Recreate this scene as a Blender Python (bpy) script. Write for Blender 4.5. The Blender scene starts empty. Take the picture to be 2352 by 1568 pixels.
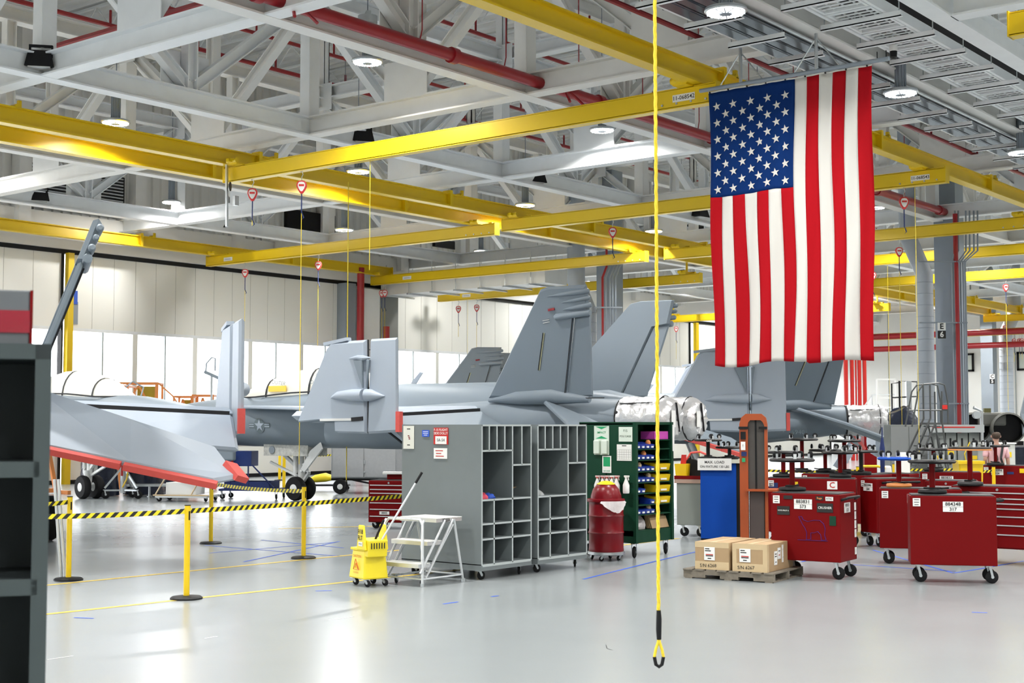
import bpy, math, random
from mathutils import Vector as V, Matrix
random.seed(7)
sc = bpy.context.scene
COL = sc.collection
FPX, EYE = 3180.0, 1.95                      # focal length in pixels of the 2352 wide frame, eye height
PITCH = math.atan(191 / FPX)
YAW = math.radians(38.44)                    # hall X axis lies this far to the right of the view
FW = V((math.cos(YAW), math.sin(YAW), 0)); RT = V((math.sin(YAW), -math.cos(YAW), 0)); UP = V((0, 0, 1))
# ---------------------------------------------------------------- camera, sky, exposure
cam = bpy.data.cameras.new('camera'); co = bpy.data.objects.new('camera', cam); COL.objects.link(co)
co.location = (0, 0, EYE); co.rotation_euler = (math.pi / 2 + PITCH, 0, YAW - math.pi / 2)
cam.sensor_width = 36; cam.lens = FPX / 2352 * 36; cam.clip_end = 400; cam.clip_start = .05
cam.dof.use_dof = True; cam.dof.focus_distance = 20; cam.dof.aperture_fstop = 9
sc.camera = co
w = bpy.data.worlds.new('sky'); sc.world = w; w.use_nodes = True
w.node_tree.nodes['Background'].inputs[0].default_value = (.93, .96, 1, 1)
w.node_tree.nodes['Background'].inputs[1].default_value = 5.0
sc.view_settings.view_transform = 'Standard'; sc.view_settings.look = 'None'
sc.view_settings.gamma = 1; sc.view_settings.use_curve_mapping = False
sc.view_settings.exposure = 0.16
LAMP_W = 195.0                               # watts of each high bay lamp
try:
    sc.cycles.max_bounces = 5; sc.cycles.diffuse_bounces = 4; sc.cycles.glossy_bounces = 2; sc.cycles.use_adaptive_sampling = True; sc.cycles.adaptive_threshold = .1; sc.cycles.transparent_max_bounces = 8
    sc.cycles.use_denoising = True; sc.cycles.caustics_reflective = False; sc.cycles.caustics_refractive = False
    sc.cycles.sample_clamp_indirect = 6
except Exception: pass

# ---------------------------------------------------------------- materials
MATS = {}
def mat(name, rgb, rough=.5, metal=0.0, var=.06, scale=3.0, bump=0.0, emit=None, alpha=None, spec=.5):
    if name in MATS: return MATS[name]
    m = bpy.data.materials.new(name); m.use_nodes = True; nt = m.node_tree; b = nt.nodes['Principled BSDF']
    c = (*rgb, 1)
    b.inputs['Roughness'].default_value = rough; b.inputs['Metallic'].default_value = metal
    b.inputs['Specular IOR Level'].default_value = spec
    tc = nt.nodes.new('ShaderNodeTexCoord'); nz = nt.nodes.new('ShaderNodeTexNoise'); nz.inputs['Scale'].default_value = scale; nz.inputs['Detail'].default_value = 5
    nt.links.new(tc.outputs['Object'], nz.inputs['Vector'])
    mx = nt.nodes.new('ShaderNodeMix'); mx.data_type = 'RGBA'
    mx.inputs[6].default_value = tuple(max(0, x * (1 - var)) for x in rgb) + (1,); mx.inputs[7].default_value = tuple(min(1, x * (1 + var)) for x in rgb) + (1,)
    nt.links.new(nz.outputs['Fac'], mx.inputs[0]); nt.links.new(mx.outputs[2], b.inputs['Base Color'])
    if bump:
        bp = nt.nodes.new('ShaderNodeBump'); bp.inputs['Strength'].default_value = bump; bp.inputs['Distance'].default_value = .02
        nt.links.new(nz.outputs['Fac'], bp.inputs['Height']); nt.links.new(bp.outputs['Normal'], b.inputs['Normal'])
    if emit:
        b.inputs['Emission Color'].default_value = (*emit[:3], 1); b.inputs['Emission Strength'].default_value = emit[3]
    if alpha is not None: b.inputs['Alpha'].default_value = alpha
    MATS[name] = m; return m
white = mat('white_steel', (.84, .86, .87), .45, spec=.4)
creamy = mat('cream_steel', (.80, .79, .76), .5, spec=.4)
yel = mat('yellow_paint', (.78, .53, .006), .33, var=.04)
yel2 = mat('yellow_plastic', (.83, .66, .02), .4, var=.1)
redp = mat('red_pipe', (.33, .012, .018), .35)
redb = mat('bright_red_pipe', (.50, .015, .010), .4)
deck = mat('roof_deck', (.84, .85, .85), .6)
wallw = mat('wall_panel_white', (.86, .85, .79), .55, var=.02, scale=.6)
wallg = mat('wall_corrugated', (.78, .77, .73), .6, var=.02)
wallp = mat('wall_plain_white', (.86, .86, .83), .6, var=.02)
dgrey = mat('dark_grey_block', (.12, .125, .12), .7)
colg = mat('column_grey', (.26, .30, .345), .5)
ductg = mat('duct_grey', (.36, .40, .45), .5)
blk = mat('black', (.008, .008, .009), .5, spec=.25)
rub = mat('rubber', (.010, .010, .011), .7, spec=.2)
jet = mat('aircraft_grey', (.215, .258, .30), .5, var=.03, scale=1.3, spec=.35)
jetd = mat('aircraft_dark_grey', (.22, .255, .29), .55, var=.03)
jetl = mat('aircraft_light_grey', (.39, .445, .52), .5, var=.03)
mark = mat('marking_grey', (.15, .19, .21), .6)
seam = mat('seam_black', (.02, .02, .022), .8)
pink = mat('red_foam', (.72, .10, .085), .7, var=.08, scale=20)
covw = mat('canopy_cover_white', (.78, .76, .68), .55, var=.03)
foil = mat('silver_foil', (.74, .74, .75), .30, .6, var=.04, scale=7, bump=1.0)
gearw = mat('gear_white', (.72, .73, .72), .4)
steel = mat('galvanised', (.52, .55, .57), .3, .8, var=.12, scale=9)
alu = mat('aluminium', (.72, .74, .76), .3, .7)
cabg = mat('cabinet_grey', (.155, .178, .184), .55, var=.05, scale=6)
cabe = mat('cabinet_edge', (.42, .46, .46), .5, var=.05)
tbr = mat('toolbox_red', (.155, .002, .003), .5, var=.06, scale=2, spec=.12)
tbr2 = mat('drum_red', (.17, .003, .008), .3, spec=.35)
wht = mat('label_white', (.80, .80, .78), .5, var=.01)
inkm = mat('ink_black', (.01, .01, .01), .6, var=0)
green = mat('green_paint', (.003, .042, .020), .5, spec=.25)
greens = mat('sign_green', (.01, .32, .12), .5)
bluep = mat('blue_panel', (.003, .055, .34), .6, spec=.15)
blueb = mat('blue_bin', (.01, .04, .32), .4)
bluel = mat('blue_tape', (.03, .10, .55), .6)
orng = mat('orange_paint', (.34, .06, .009), .4)
orng2 = mat('orange_stand', (.72, .26, .07), .5)
card = mat('cardboard', (.40, .27, .145), .75, var=.06, scale=8)
tapem = mat('packing_tape', (.58, .44, .26), .35, var=.04)
wood = mat('weathered_wood', (.19, .165, .13), .85, var=.3, scale=14, bump=.4)
plast = mat('clear_bag', (.72, .68, .68), .25, var=.1, scale=12, bump=.6, alpha=.7)
skin = mat('skin', (.55, .32, .24), .55)
hairm = mat('hair_brown', (.05, .03, .018), .7, var=.3, scale=60)
pinks = mat('shirt_pink', (.80, .48, .50), .8, var=.08, scale=30)
navy = mat('navy_cloth', (.006, .02, .11), .7, var=.3, scale=4, bump=.4)
ropey = mat('rope_yellow', (.78, .58, .03), .6, var=.3, scale=60)
mag = mat('magenta_box', (.55, .07, .42), .5)
lens = mat('lamp_lens', (.9, .9, .9), .4, emit=(1, .97, .9, 14))
flagred = mat('flag_red', (.42, .008, .014), .8, var=.05, scale=30, spec=.05)
flagwht = mat('flag_white', (.68, .66, .62), .75, var=.02)
flagblu = mat('flag_blue', (.006, .030, .14), .8, var=.08, scale=20, spec=.05)

def mat_nodes(m):
    nt = m.node_tree; return nt, nt.nodes['Principled BSDF']
# polished epoxy floor: pale grey with faint scuffs, gloss that varies a little
floorm = mat('epoxy_floor', (.262, .285, .292), .2, var=.05, scale=.35, spec=.55)
nt, b = mat_nodes(floorm)
n2 = nt.nodes.new('ShaderNodeTexNoise'); n2.inputs['Scale'].default_value = 1.2; n2.inputs['Detail'].default_value = 6
tc = nt.nodes.new('ShaderNodeTexCoord'); nt.links.new(tc.outputs['Object'], n2.inputs['Vector'])
mr = nt.nodes.new('ShaderNodeMapRange'); mr.inputs['To Min'].default_value = .20; mr.inputs['To Max'].default_value = .26
nt.links.new(n2.outputs['Fac'], mr.inputs['Value']); nt.links.new(mr.outputs['Result'], b.inputs['Roughness'])
# window glass
glass = bpy.data.materials.new('window_glass'); glass.use_nodes = True; nt = glass.node_tree; nt.nodes.clear()
o_ = nt.nodes.new('ShaderNodeOutputMaterial'); mx = nt.nodes.new('ShaderNodeMixShader'); t_ = nt.nodes.new('ShaderNodeBsdfTransparent'); g_ = nt.nodes.new('ShaderNodeBsdfGlossy')
g_.inputs['Roughness'].default_value = .05; mx.inputs[0].default_value = .06
nt.links.new(t_.outputs[0], mx.inputs[1]); nt.links.new(g_.outputs[0], mx.inputs[2]); nt.links.new(mx.outputs[0], o_.inputs[0])
# hazard tape: diagonal stripes running along the object's own length
def stripes(name, a, c, freq, dx=1., dz=1.):
    m = mat(name, a, .45, var=0); nt, b = mat_nodes(m)
    tc = nt.nodes.new('ShaderNodeTexCoord'); sx = nt.nodes.new('ShaderNodeSeparateXYZ'); nt.links.new(tc.outputs['Object'], sx.inputs[0])
    def mth(op, i0, i1):
        q = nt.nodes.new('ShaderNodeMath'); q.operation = op
        for k, i in enumerate((i0, i1)):
            if isinstance(i, (int, float)): q.inputs[k].default_value = i
            else: nt.links.new(i, q.inputs[k])
        return q.outputs[0]
    s = mth('ADD', mth('MULTIPLY', sx.outputs[0], freq * dx), mth('MULTIPLY', sx.outputs[2], freq * dz))
    s = mth('GREATER_THAN', mth('FRACT', s, 0), .5)
    mx = nt.nodes.new('ShaderNodeMix'); mx.data_type = 'RGBA'; mx.inputs[6].default_value = (*a, 1); mx.inputs[7].default_value = (*c, 1)
    nt.links.new(s, mx.inputs[0]); nt.links.new(mx.outputs[2], b.inputs['Base Color']); return m
hazard = stripes('hazard_tape', (.80, .68, .02), (.012, .012, .012), 9.5, 1, -1)
mesh_dark = stripes('expanded_mesh', (.10, .09, .08), (.015, .014, .013), 45, 1, 1)

# ---------------------------------------------------------------- geometry helpers
class MB:
    def __init__(s): s.v = []; s.f = []
    def add(s, vs, fs):
        n = len(s.v); s.v += [tuple(x) for x in vs]; s.f += [tuple(i + n for i in f) for f in fs]; return s
    def box(s, a, b):      # two opposite corners
        x0, y0, z0 = a; x1, y1, z1 = b
        x0, x1 = sorted((x0, x1)); y0, y1 = sorted((y0, y1)); z0, z1 = sorted((z0, z1))
        return s.add([(x0, y0, z0), (x1, y0, z0), (x1, y1, z0), (x0, y1, z0), (x0, y0, z1), (x1, y0, z1), (x1, y1, z1), (x0, y1, z1)],
                     [(3, 2, 1, 0), (4, 5, 6, 7), (0, 1, 5, 4), (1, 2, 6, 5), (2, 3, 7, 6), (3, 0, 4, 7)])
    def hexa(s, p): return s.add(p, [(3, 2, 1, 0), (4, 5, 6, 7), (0, 1, 5, 4), (1, 2, 6, 5), (2, 3, 7, 6), (3, 0, 4, 7)])
    def prof(s, p0, p1, prof, up=UP):     # closed 2-D profile (side, up) swept straight p0 -> p1
        p0, p1 = V(p0), V(p1); d = (p1 - p0).normalized(); up = V(up)
        if abs(d.dot(up)) > .98: up = V((1, 0, 0))
        sd = d.cross(up).normalized(); u = sd.cross(d); n = len(prof)
        vs = [p + sd * a + u * c for p in (p0, p1) for a, c in prof]
        return s.add(vs, [tuple(range(n - 1, -1, -1)), tuple(range(n, 2 * n))] + [(i, (i + 1) % n, (i + 1) % n + n, i + n) for i in range(n)])
    def bar(s, p0, p1, wd, h=None, up=UP):
        h = h or wd; return s.prof(p0, p1, [(-wd / 2, -h / 2), (wd / 2, -h / 2), (wd / 2, h / 2), (-wd / 2, h / 2)], up)
    def ibeam(s, p0, p1, h, wd, t=.03, up=UP):
        a, b_, q, r = wd / 2, h / 2, t / 2, h / 2 - t
        return s.prof(p0, p1, [(-a, -b_), (a, -b_), (a, -r), (q, -r), (q, r), (a, r), (a, b_), (-a, b_), (-a, r), (-q, r), (-q, -r), (-a, -r)], up)
    def tube(s, pts, r, n=8, cap=True):
        pts = [V(p) for p in pts]; rings = []; k = len(s.v); prev = None
        rr = r if isinstance(r, (list, tuple)) else [r] * len(pts)
        for i, p in enumerate(pts):
            d = (pts[min(i + 1, len(pts) - 1)] - pts[max(i - 1, 0)]).normalized()
            if prev is None: prev = V((0, 0, 1)) if abs(d.z) < .9 else V((1, 0, 0))
            a = d.cross(prev).normalized(); b_ = a.cross(d).normalized(); prev = b_
            for j in range(n):
                t = 2 * math.pi * j / n; s.v.append(tuple(p + (a * math.cos(t) + b_ * math.sin(t)) * rr[i]))
        for i in range(len(pts) - 1):
            for j in range(n): s.f.append((k + i * n + j, k + i * n + (j + 1) % n, k + (i + 1) * n + (j + 1) % n, k + (i + 1) * n + j))
        if cap: s.f.append(tuple(k + j for j in range(n))[::-1]); s.f.append(tuple(k + (len(pts) - 1) * n + j for j in range(n)))
        return s
    def lathe(s, prof, c=(0, 0, 0), n=20, axis=(0, 0, 1)):
        ax = V(axis).normalized(); a = ax.orthogonal().normalized(); b_ = ax.cross(a); c = V(c); k = len(s.v); m = len(prof)
        for r, h in prof:
            for j in range(n):
                t = 2 * math.pi * j / n; s.v.append(tuple(c + ax * h + (a * math.cos(t) + b_ * math.sin(t)) * r))
        for i in range(m - 1):
            for j in range(n): s.f.append((k + i * n + j, k + i * n + (j + 1) % n, k + (i + 1) * n + (j + 1) % n, k + (i + 1) * n + j))
        s.f.append(tuple(k + j for j in range(n))[::-1]); s.f.append(tuple(k + (m - 1) * n + j for j in range(n))); return s
    def cyl(s, c, r, h, n=18, axis=(0, 0, 1)): return s.lathe([(r, 0), (r, h)], c, n, axis)
    def plate(s, pts, t, inset=.06):       # flat polygon with thickness t and chamfered rim
        pts = [V(p) for p in pts]; n = len(pts); c = sum(pts, V()) / n
        nr = V()
        for i in range(n): nr += (pts[i] - c).cross(pts[(i + 1) % n] - c)
        nr.normalize(); q = [p + (c - p) * inset for p in pts]
        vs = [p + nr * t / 2 for p in q] + [p * 1 for p in pts] + [p - nr * t / 2 for p in q]
        fs = [tuple(range(n)), tuple(range(3 * n - 1, 2 * n - 1, -1))]
        for i in range(n):
            j = (i + 1) % n; fs += [(i, i + n, j + n, j), (i + n, i + 2 * n, j + 2 * n, j + n)]
        return s.add(vs, fs)
    def loft(s, rings, cap=True):
        k = len(s.v); n = len(rings[0])
        for r in rings: s.v += [tuple(p) for p in r]
        for i in range(len(rings) - 1):
            for j in range(n): s.f.append((k + i * n + j, k + i * n + (j + 1) % n, k + (i + 1) * n + (j + 1) % n, k + (i + 1) * n + j))
        if cap: s.f.append(tuple(k + j for j in range(n))[::-1]); s.f.append(tuple(k + (len(rings) - 1) * n + j for j in range(n)))
        return s
def P(name, mb, m, parent=None, smooth=False, label=None, kind=None, bev=0):
    me = bpy.data.meshes.new(name); me.from_pydata(mb.v, [], mb.f); me.materials.append(m)
    import bmesh
    bm = bmesh.new(); bm.from_mesh(me); bmesh.ops.recalc_face_normals(bm, faces=bm.faces); bm.to_mesh(me); bm.free()
    if smooth:
        me.polygons.foreach_set('use_smooth', [True] * len(me.polygons)); me.update()
        try: me.set_sharp_from_angle(angle=math.radians(38))
        except Exception: pass
    o = bpy.data.objects.new(name, me); COL.objects.link(o); o.parent = parent
    if label: o['label'] = label
    if kind: o['kind'] = kind
    if bev:
        q = o.modifiers.new('bevel', 'BEVEL'); q.width = bev; q.segments = 2; q.limit_method = 'ANGLE'
    return o
def T(name, label, cat, loc=(0, 0, 0), rz=0, group=None, kind=None):
    o = bpy.data.objects.new(name, None); o.empty_display_size = .2; COL.objects.link(o)
    o.location = loc; o.rotation_euler = (0, 0, rz)
    if kind: o['kind'] = kind
    if label: o['label'] = label
    if cat: o['category'] = cat
    if group: o['group'] = group
    return o
def S(name, mb, m, parent=None, smooth=False): return P(name, mb, m, parent, smooth, kind=None if parent else 'structure')
def tag(o, label, cat, group=None):
    o['label'] = label; o['category'] = cat
    if group: o['group'] = group
    return o
def dup(root, loc, rz, label, group=None):
    def cp(o, par):
        c = o.copy(); COL.objects.link(c); c.parent = par
        for ch in o.children: cp(ch, c)
        return c
    c = cp(root, None); c.location = loc; c.rotation_euler = (0, 0, rz); c['label'] = label
    if group: c['group'] = group
    return c
def L(lat, dist, z=0.0): return FW * dist + RT * lat + V((0, 0, z))      # metres to the right of and away from the eye
def ray(px, py): return (FW * math.cos(PITCH) + UP * math.sin(PITCH)) + RT * ((px - 1176) / FPX) + (UP * math.cos(PITCH) - FW * math.sin(PITCH)) * ((784 - py) / FPX)
def at(px, py, z=0.0):
    d = ray(px, py); return V((0, 0, EYE)) + d * ((z - EYE) / d.z)
def atD(px, py, dist):
    d = ray(px, py); return V((0, 0, EYE)) + d * (dist / d.dot(FW))
def atY(px, py, y):
    d = ray(px, py); return V((0, 0, EYE)) + d * (y / d.y)
def front(a, b):          # location and turn of a thing whose front runs a -> b on the floor, its depth going away
    a, b = V(a), V(b); return a, math.atan2(b.y - a.y, b.x - a.x)
RZ0 = math.atan2(RT.y, RT.x)
TXT = {}
def txt(s, size, o, xd, yd, m, parent, name='lettering', align='CENTER', bold=0.0, sx=1.0):
    key = (s, align, bold)
    if key not in TXT:
        c = bpy.data.curves.new('t', 'FONT'); c.body = s; c.size = 1; c.align_x = align; c.align_y = 'CENTER'; c.offset = bold; c.resolution_u = 2
        t = bpy.data.objects.new('t', c); COL.objects.link(t); bpy.context.view_layer.update()
        me = bpy.data.meshes.new_from_object(t.evaluated_get(bpy.context.evaluated_depsgraph_get()))
        TXT[key] = ([tuple(v.co) for v in me.vertices], [tuple(p.vertices) for p in me.polygons])
        bpy.data.objects.remove(t); bpy.data.curves.remove(c); bpy.data.meshes.remove(me)
    vs, fs = TXT[key]; o, xd, yd = V(o), V(xd).normalized(), V(yd).normalized(); n = xd.cross(yd)
    return P(name, MB().add([o + xd * (v[0] * size * sx) + yd * (v[1] * size) + n * .002 for v in vs], fs), m, parent)
def sign(parent, o, xd, yd, w_, h_, lines, m=None, ink=None, name='label_plate', t=.004, bold=.01):
    """a plate centred at o with lines of (text, size, dy)"""
    o, xd, yd = V(o), V(xd).normalized(), V(yd).normalized(); n = xd.cross(yd)
    c = [o + xd * a * w_ / 2 + yd * b_ * h_ / 2 for a, b_ in ((-1, -1), (1, -1), (1, 1), (-1, 1))]
    pl = P(name, MB().hexa(c + [p + n * t for p in c]), m or wht, parent)
    for q in lines:
        if q[0] == '=':      # a printed line too small to read
            c0 = o + n * (t + .001) + yd * q[2] + xd * (q[3] if len(q) > 3 else 0); hx_, hy_ = xd * q[1] / 2, yd * min(.006, h_ * .04)
            P('printed_line', MB().add([c0 - hx_ - hy_, c0 + hx_ - hy_, c0 + hx_ + hy_, c0 - hx_ + hy_], [(0, 1, 2, 3)]), q[4] if len(q) > 4 else (ink or inkm), pl); continue
        txt(q[0], q[1], o + n * (t + .001) + yd * q[2] + xd * (q[3] if len(q) > 3 else 0), xd, yd, q[4] if len(q) > 4 else (ink or inkm), pl, bold=bold)
    return pl
# ================================================================ the setting
X0, X1, Y0, Y1, ZT = -8.0, 84.0, -14.0, 40.0, 15.6
fl = S('floor', MB().box((X0 - .4, Y0 - .4, -.3), (X1 + .4, Y1 + .4, 0)), floorm)
# painted and taped lines on the floor
def strip_line(pts, wd, m, name):
    b_ = MB()
    for p, q in zip(pts, pts[1:]):
        p, q = V(p), V(q); d = (q - p).normalized(); s_ = V((-d.y, d.x, 0)) * wd / 2
        b_.add([p - s_, q - s_, q + s_, p + s_], [(0, 1, 2, 3)])
    b_.v = [(x, y, .002) for x, y, z in b_.v]; return P(name, b_, m, fl)
lny = mat('floor_line_yellow', (.72, .50, .06), .4)
for a, c in (((100, 1411), (1080, 1306)), ((95, 1345), (930, 1262)), ((1110, 1290), (1560, 1236)), ((640, 1214), (900, 1207))): strip_line([at(*a), at(*c)], .085, lny, 'yellow_line')
for pl in ([(1340, 1330), (1500, 1290), (1620, 1262)], [(2005, 1263), (2190, 1316), (2240, 1308), (2352, 1288)], [(1990, 1250), (2080, 1256)], [(1840, 1290), (1925, 1273)], [(1950, 1296), (2195, 1312)],
           [(480, 1270), (770, 1245)], [(560, 1290), (780, 1243)], [(600, 1240), (790, 1258)], [(470, 1252), (780, 1277)], [(1018, 1387), (1052, 1382)], [(1128, 1370), (1145, 1368)], [(2232, 1406), (2268, 1407)], [(725, 1357), (762, 1356)], [(170, 1418), (215, 1420)]):
    strip_line([at(*p) for p in pl], .04, bluel, 'blue_tape_line')
for pl in ([(755, 1424), (810, 1416)], [(108, 1515), (168, 1506)], [(470, 1466), (500, 1461)]): strip_line([at(*p) for p in pl], .012, wht, 'white_scuff')
strip_line([at(1392, 1481), at(1394, 1489), at(1408, 1493)], .006, inkm, 'dark_scuff')
S('outside_apron', MB().box((X0 - 60, Y1 + 1, -.35), (X1 + 60, Y1 + 70, -.05)), mat('apron_concrete', (.62, .62, .60), .8))
S('wall_left', MB().box((X0 - .4, Y0, 0), (X0, Y1 + .4, ZT)), wallp)
S('wall_near', MB().box((X0 - .4, Y0 - .4, 0), (X1 + .4, Y0, ZT)), wallp)
wr = S('wall_right', MB().box((X1, Y0, 0), (X1 + .4, Y1 + .4, ZT)), wallp)
# windows and panel joints of the far right wall
for i, (a, c) in enumerate((((2206, 812), (2238, 853)), ((2336, 808), (2380, 850)))):
    fp, fq = [V((0, 0, EYE)) + ray(*p) * (X1 / ray(*p).x) for p in (a, c)]
    wn = S('window_%d' % (i + 1), MB().box((X1 - .1, fp.y, fp.z), (X1 - .01, fq.y, fp.z - .12)).box((X1 - .1, fp.y, fq.z), (X1 - .01, fq.y, fq.z + .12)).box((X1 - .1, fp.y, fp.z), (X1 - .01, fp.y - .12, fq.z)).box((X1 - .1, fq.y, fp.z), (X1 - .01, fq.y + .12, fq.z)), blk)
    P('pane', MB().box((X1 - .05, fp.y - .1, fp.z - .1), (X1 - .03, fq.y + .1, fq.z + .1)), mat('frosted_pane', (.66, .72, .66), .3), wn)
for k in range(9): P('wall_panel_joint', MB().box((X1 - .03, 4 + k * 4, 0), (X1, 4.05 + k * 4, 9)), cabe, wr)
# ---- far wall: header, piers and the big doors
GZ, HZ = 5.12, 7.62                       # top of the glazing, underside of the header
wf = T('wall_far', '', '', (0, 0, 0)); wf['kind'] = 'structure'
S('header_beam', MB().box((X0, Y1 - .25, HZ + .12), (X1, Y1 + .3, 8.9)), wallg, wf)
S('header_gap', MB().box((X0, Y1 - .1, HZ - .02), (X1, Y1 + .1, HZ + .12)), blk, wf)
rb = MB(); n = 0; x = X0; pts = []
while x < X1:
    for dx, dy in ((0, 0), (.14, 0), (.18, -.07), (.32, -.07)): pts.append((x + dx, Y1 - .02 + dy))
    x += .36
for zz in ((8.9, ZT),):
    k = len(pts); rb.add([(a, c, z) for z in zz for a, c in pts], [(i, i + 1, i + 1 + k, i + k) for i in range(k - 1)])
P('ribbed_cladding', rb, wallg, wf)
for i in range(20): P('wall_post', MB().box((24.7 - 18 + i * 4.45, Y1 - .5, 8.4), (25.15 - 18 + i * 4.45, Y1 - .05, ZT)), creamy, wf)
for z in (11.1, 13.4): P('wall_girt', MB().box((X0, Y1 - .22, z), (X1, Y1 - .06, z + .28)), creamy, wf)
louv = P('dark_louvre', MB().box((24.9, Y1 - .35, 9.0), (28.6, Y1 - .2, 10.4)), blk, wf)
for (a, c) in (((660, 478), (770, 560)), ((1000, 548), (1065, 575)), ((1430, 470), (1640, 560))):
    p, q = atY(*a, Y1 - .3), atY(*c, Y1 - .3); P('dark_opening', MB().box((p.x, Y1 - .3, p.z), (q.x, Y1 - .12, max(q.z, 8.92))), blk, wf)
for k in range(12): P('louvre_blade', MB().box((25, Y1 - .42, 9.08 + k * .11), (28.5, Y1 - .33, 9.12 + k * .11)), steel, louv)
wx = lambda px: atY(px, 700, Y1).x
jointm = mat('panel_joint', (.55, .54, .49), .7)
def hangar_door(n, xa, xb, bays):
    d = T('door_%d' % n, '', '', (0, 0, 0)); d['kind'] = 'structure'
    P('upper_panel', MB().box((xa, Y1 - .02, GZ), (xb, Y1 + .12, HZ)), wallw, d)
    P('lower_panel', MB().box((xa, Y1 - .02, .12), (xb, Y1 + .12, 1.25)), wallw, d)
    P('bottom_seal', MB().box((xa, Y1 - .06, 0), (xb, Y1 + .1, .13)), blk, d)
    P('glazing_head', MB().box((xa, Y1 - .08, GZ - .06), (xb, Y1, GZ + .04)), white, d)
    P('glazing_sill', MB().box((xa, Y1 - .08, 1.2), (xb, Y1, 1.3)), white, d)
    st = (xb - xa) / bays
    for i in range(bays + 1):
        x = xa + i * st
        if 0 < i < bays:
            P('door_mullion', MB().box((x - .1, Y1 - .06, 1.25), (x + .1, Y1 + .06, GZ)), wallw, d)
            P('panel_joint', MB().box((x - .008, Y1 - .03, GZ), (x + .008, Y1 - .02, HZ)), jointm, d)
        if i < bays:
            P('glazing_bar', MB().box((x + st / 2 - .025, Y1 - .04, 1.25), (x + st / 2 + .025, Y1 + .03, GZ)), cabe, d)
            P('pane', MB().box((x + .1, Y1, 1.25), (x + st - .1, Y1 + .012, GZ)), glass, d)
            for q in (.33, .66): P('panel_joint', MB().box((x + q * st, Y1 - .03, GZ), (x + q * st + .008, Y1 - .02, HZ)), jointm, d)
    P('door_edge', MB().box((xb - (.16 if n == 2 else .05), Y1 - .12, 0), (xb, Y1 + .12, HZ)), blk, d)
    return d
d1 = hangar_door(1, wx(-560), wx(141), 3)
d2 = hangar_door(2, wx(160), wx(800), 5)
pst = P('yellow_edge_post', MB().box((wx(144), Y1 - .3, 0), (wx(157), Y1 - .1, HZ)), yel, d2)
ms = sign(d2, atY(164, 718, Y1 - .04), (1, 0, 0), (0, 0, 1), .5, .75, [], m=colg, name='notice_frame'); P('notice', MB().box((-.18 + atY(164, 718, Y1).x, Y1 - .07, 5.95), (.18 + atY(164, 718, Y1).x, Y1 - .05, 6.4)), bluel, ms)
d3 = hangar_door(3, wx(893), wx(1582), 8)
d4 = hangar_door(4, wx(1596), X1 - .3, 5)
P('yellow_edge_post', MB().box((wx(1588), Y1 - .3, 0), (wx(1594), Y1 - .1, HZ)), yel, d4)
S('door_jamb', MB().box((wx(801), Y1 - .02, 0), (wx(893), Y1 + .3, HZ + .1)), wallp, wf)
bw = mat('block_wall', (.23, .235, .225), .75)
blkc = MB()
for r in range(10):
    for c in range(3):
        xa = 40.0 + c * .83; blkc.box((xa + .01, Y1 - .5, r * .76 + .01), (xa + .82, Y1 - .03, r * .76 + .75))
S('trim_1', MB().box((39.05, Y1 - .55, 0), (39.6, Y1 - .03, HZ)), colg)
tb = T('trim_2', '', '', (0, 0, 0)); tb['kind'] = 'structure'
for r in range(3):
    for c in range(2): P('block', MB().box((39.95 + c * 1.1, Y1 - .5, r * 2.5 + .01), (41.03 + c * 1.1, Y1 - .03, r * 2.5 + 2.48)), bw if c else wallp, tb)
# ---- roof
rd = MB(); pts = []; x = X0
while x < X1:
    for dx, dz in ((0, 0), (.26, 0), (.32, .11), (.56, .11)): pts.append((x + dx, ZT - .05 + dz))
    x += .62
k = len(pts); rd.add([(a, y, z) for y in (Y0, Y1 + .4) for a, z in pts], [(i, i + 1, i + 1 + k, i + k) for i in range(k - 1)])
S('ceiling', rd, deck)
S('roof_slab', MB().box((X0 - .4, Y0 - .4, ZT + .2), (X1 + .4, Y1 + .4, ZT + .5)), deck)
jn = ['seventh', 'eighth']
ordn = ['first', 'second', 'third', 'fourth', 'fifth', 'sixth', 'seventh', 'eighth', 'ninth', 'tenth', 'eleventh', 'twelfth', 'thirteenth', 'fourteenth', 'fifteenth', 'sixteenth']
def warren(b_, p0, p1, h, step, r):           # light open web joist
    p0, p1 = V(p0), V(p1); L_ = (p1 - p0).length; d = (p1 - p0) / L_; n = int(L_ / step)
    b_.bar(p0, p1, .09, .06); b_.bar(p0 + UP * h, p1 + UP * h, .12, .07)
    for i in range(n):
        a = p0 + d * (i * step); b_.bar(a, a + d * step / 2 + UP * h, r); b_.bar(a + d * step / 2 + UP * h, a + d * step, r)
for i, x in enumerate((14.8, 18.2, 21.6, 25, 28.5, 32, 35.5, 39.2, 43, 50, 57, 64, 71, 78)):
    b_ = MB(); warren(b_, (x + 1.2, Y0, ZT - .95), (x + 1.2, Y1 - .1, ZT - .95), .8, 1.6, .035)
    tag(P('roof_joist', b_, white), 'open web white roof joist under the deck, %s from the camera side' % ordn[i], 'joist', 'open web roof joists')
for i, y in enumerate((10.3, 16.85, 23.1, 29.95, 36.8)):
    tag(P('purlin', MB().ibeam((X0, y + .55, ZT - 1.2), (X1, y + .55, ZT - 1.2), .45, .25), creamy), 'long white roof purlin just below the joists, %s from the door wall' % ordn[4 - i], 'beam', 'roof purlins')
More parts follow.
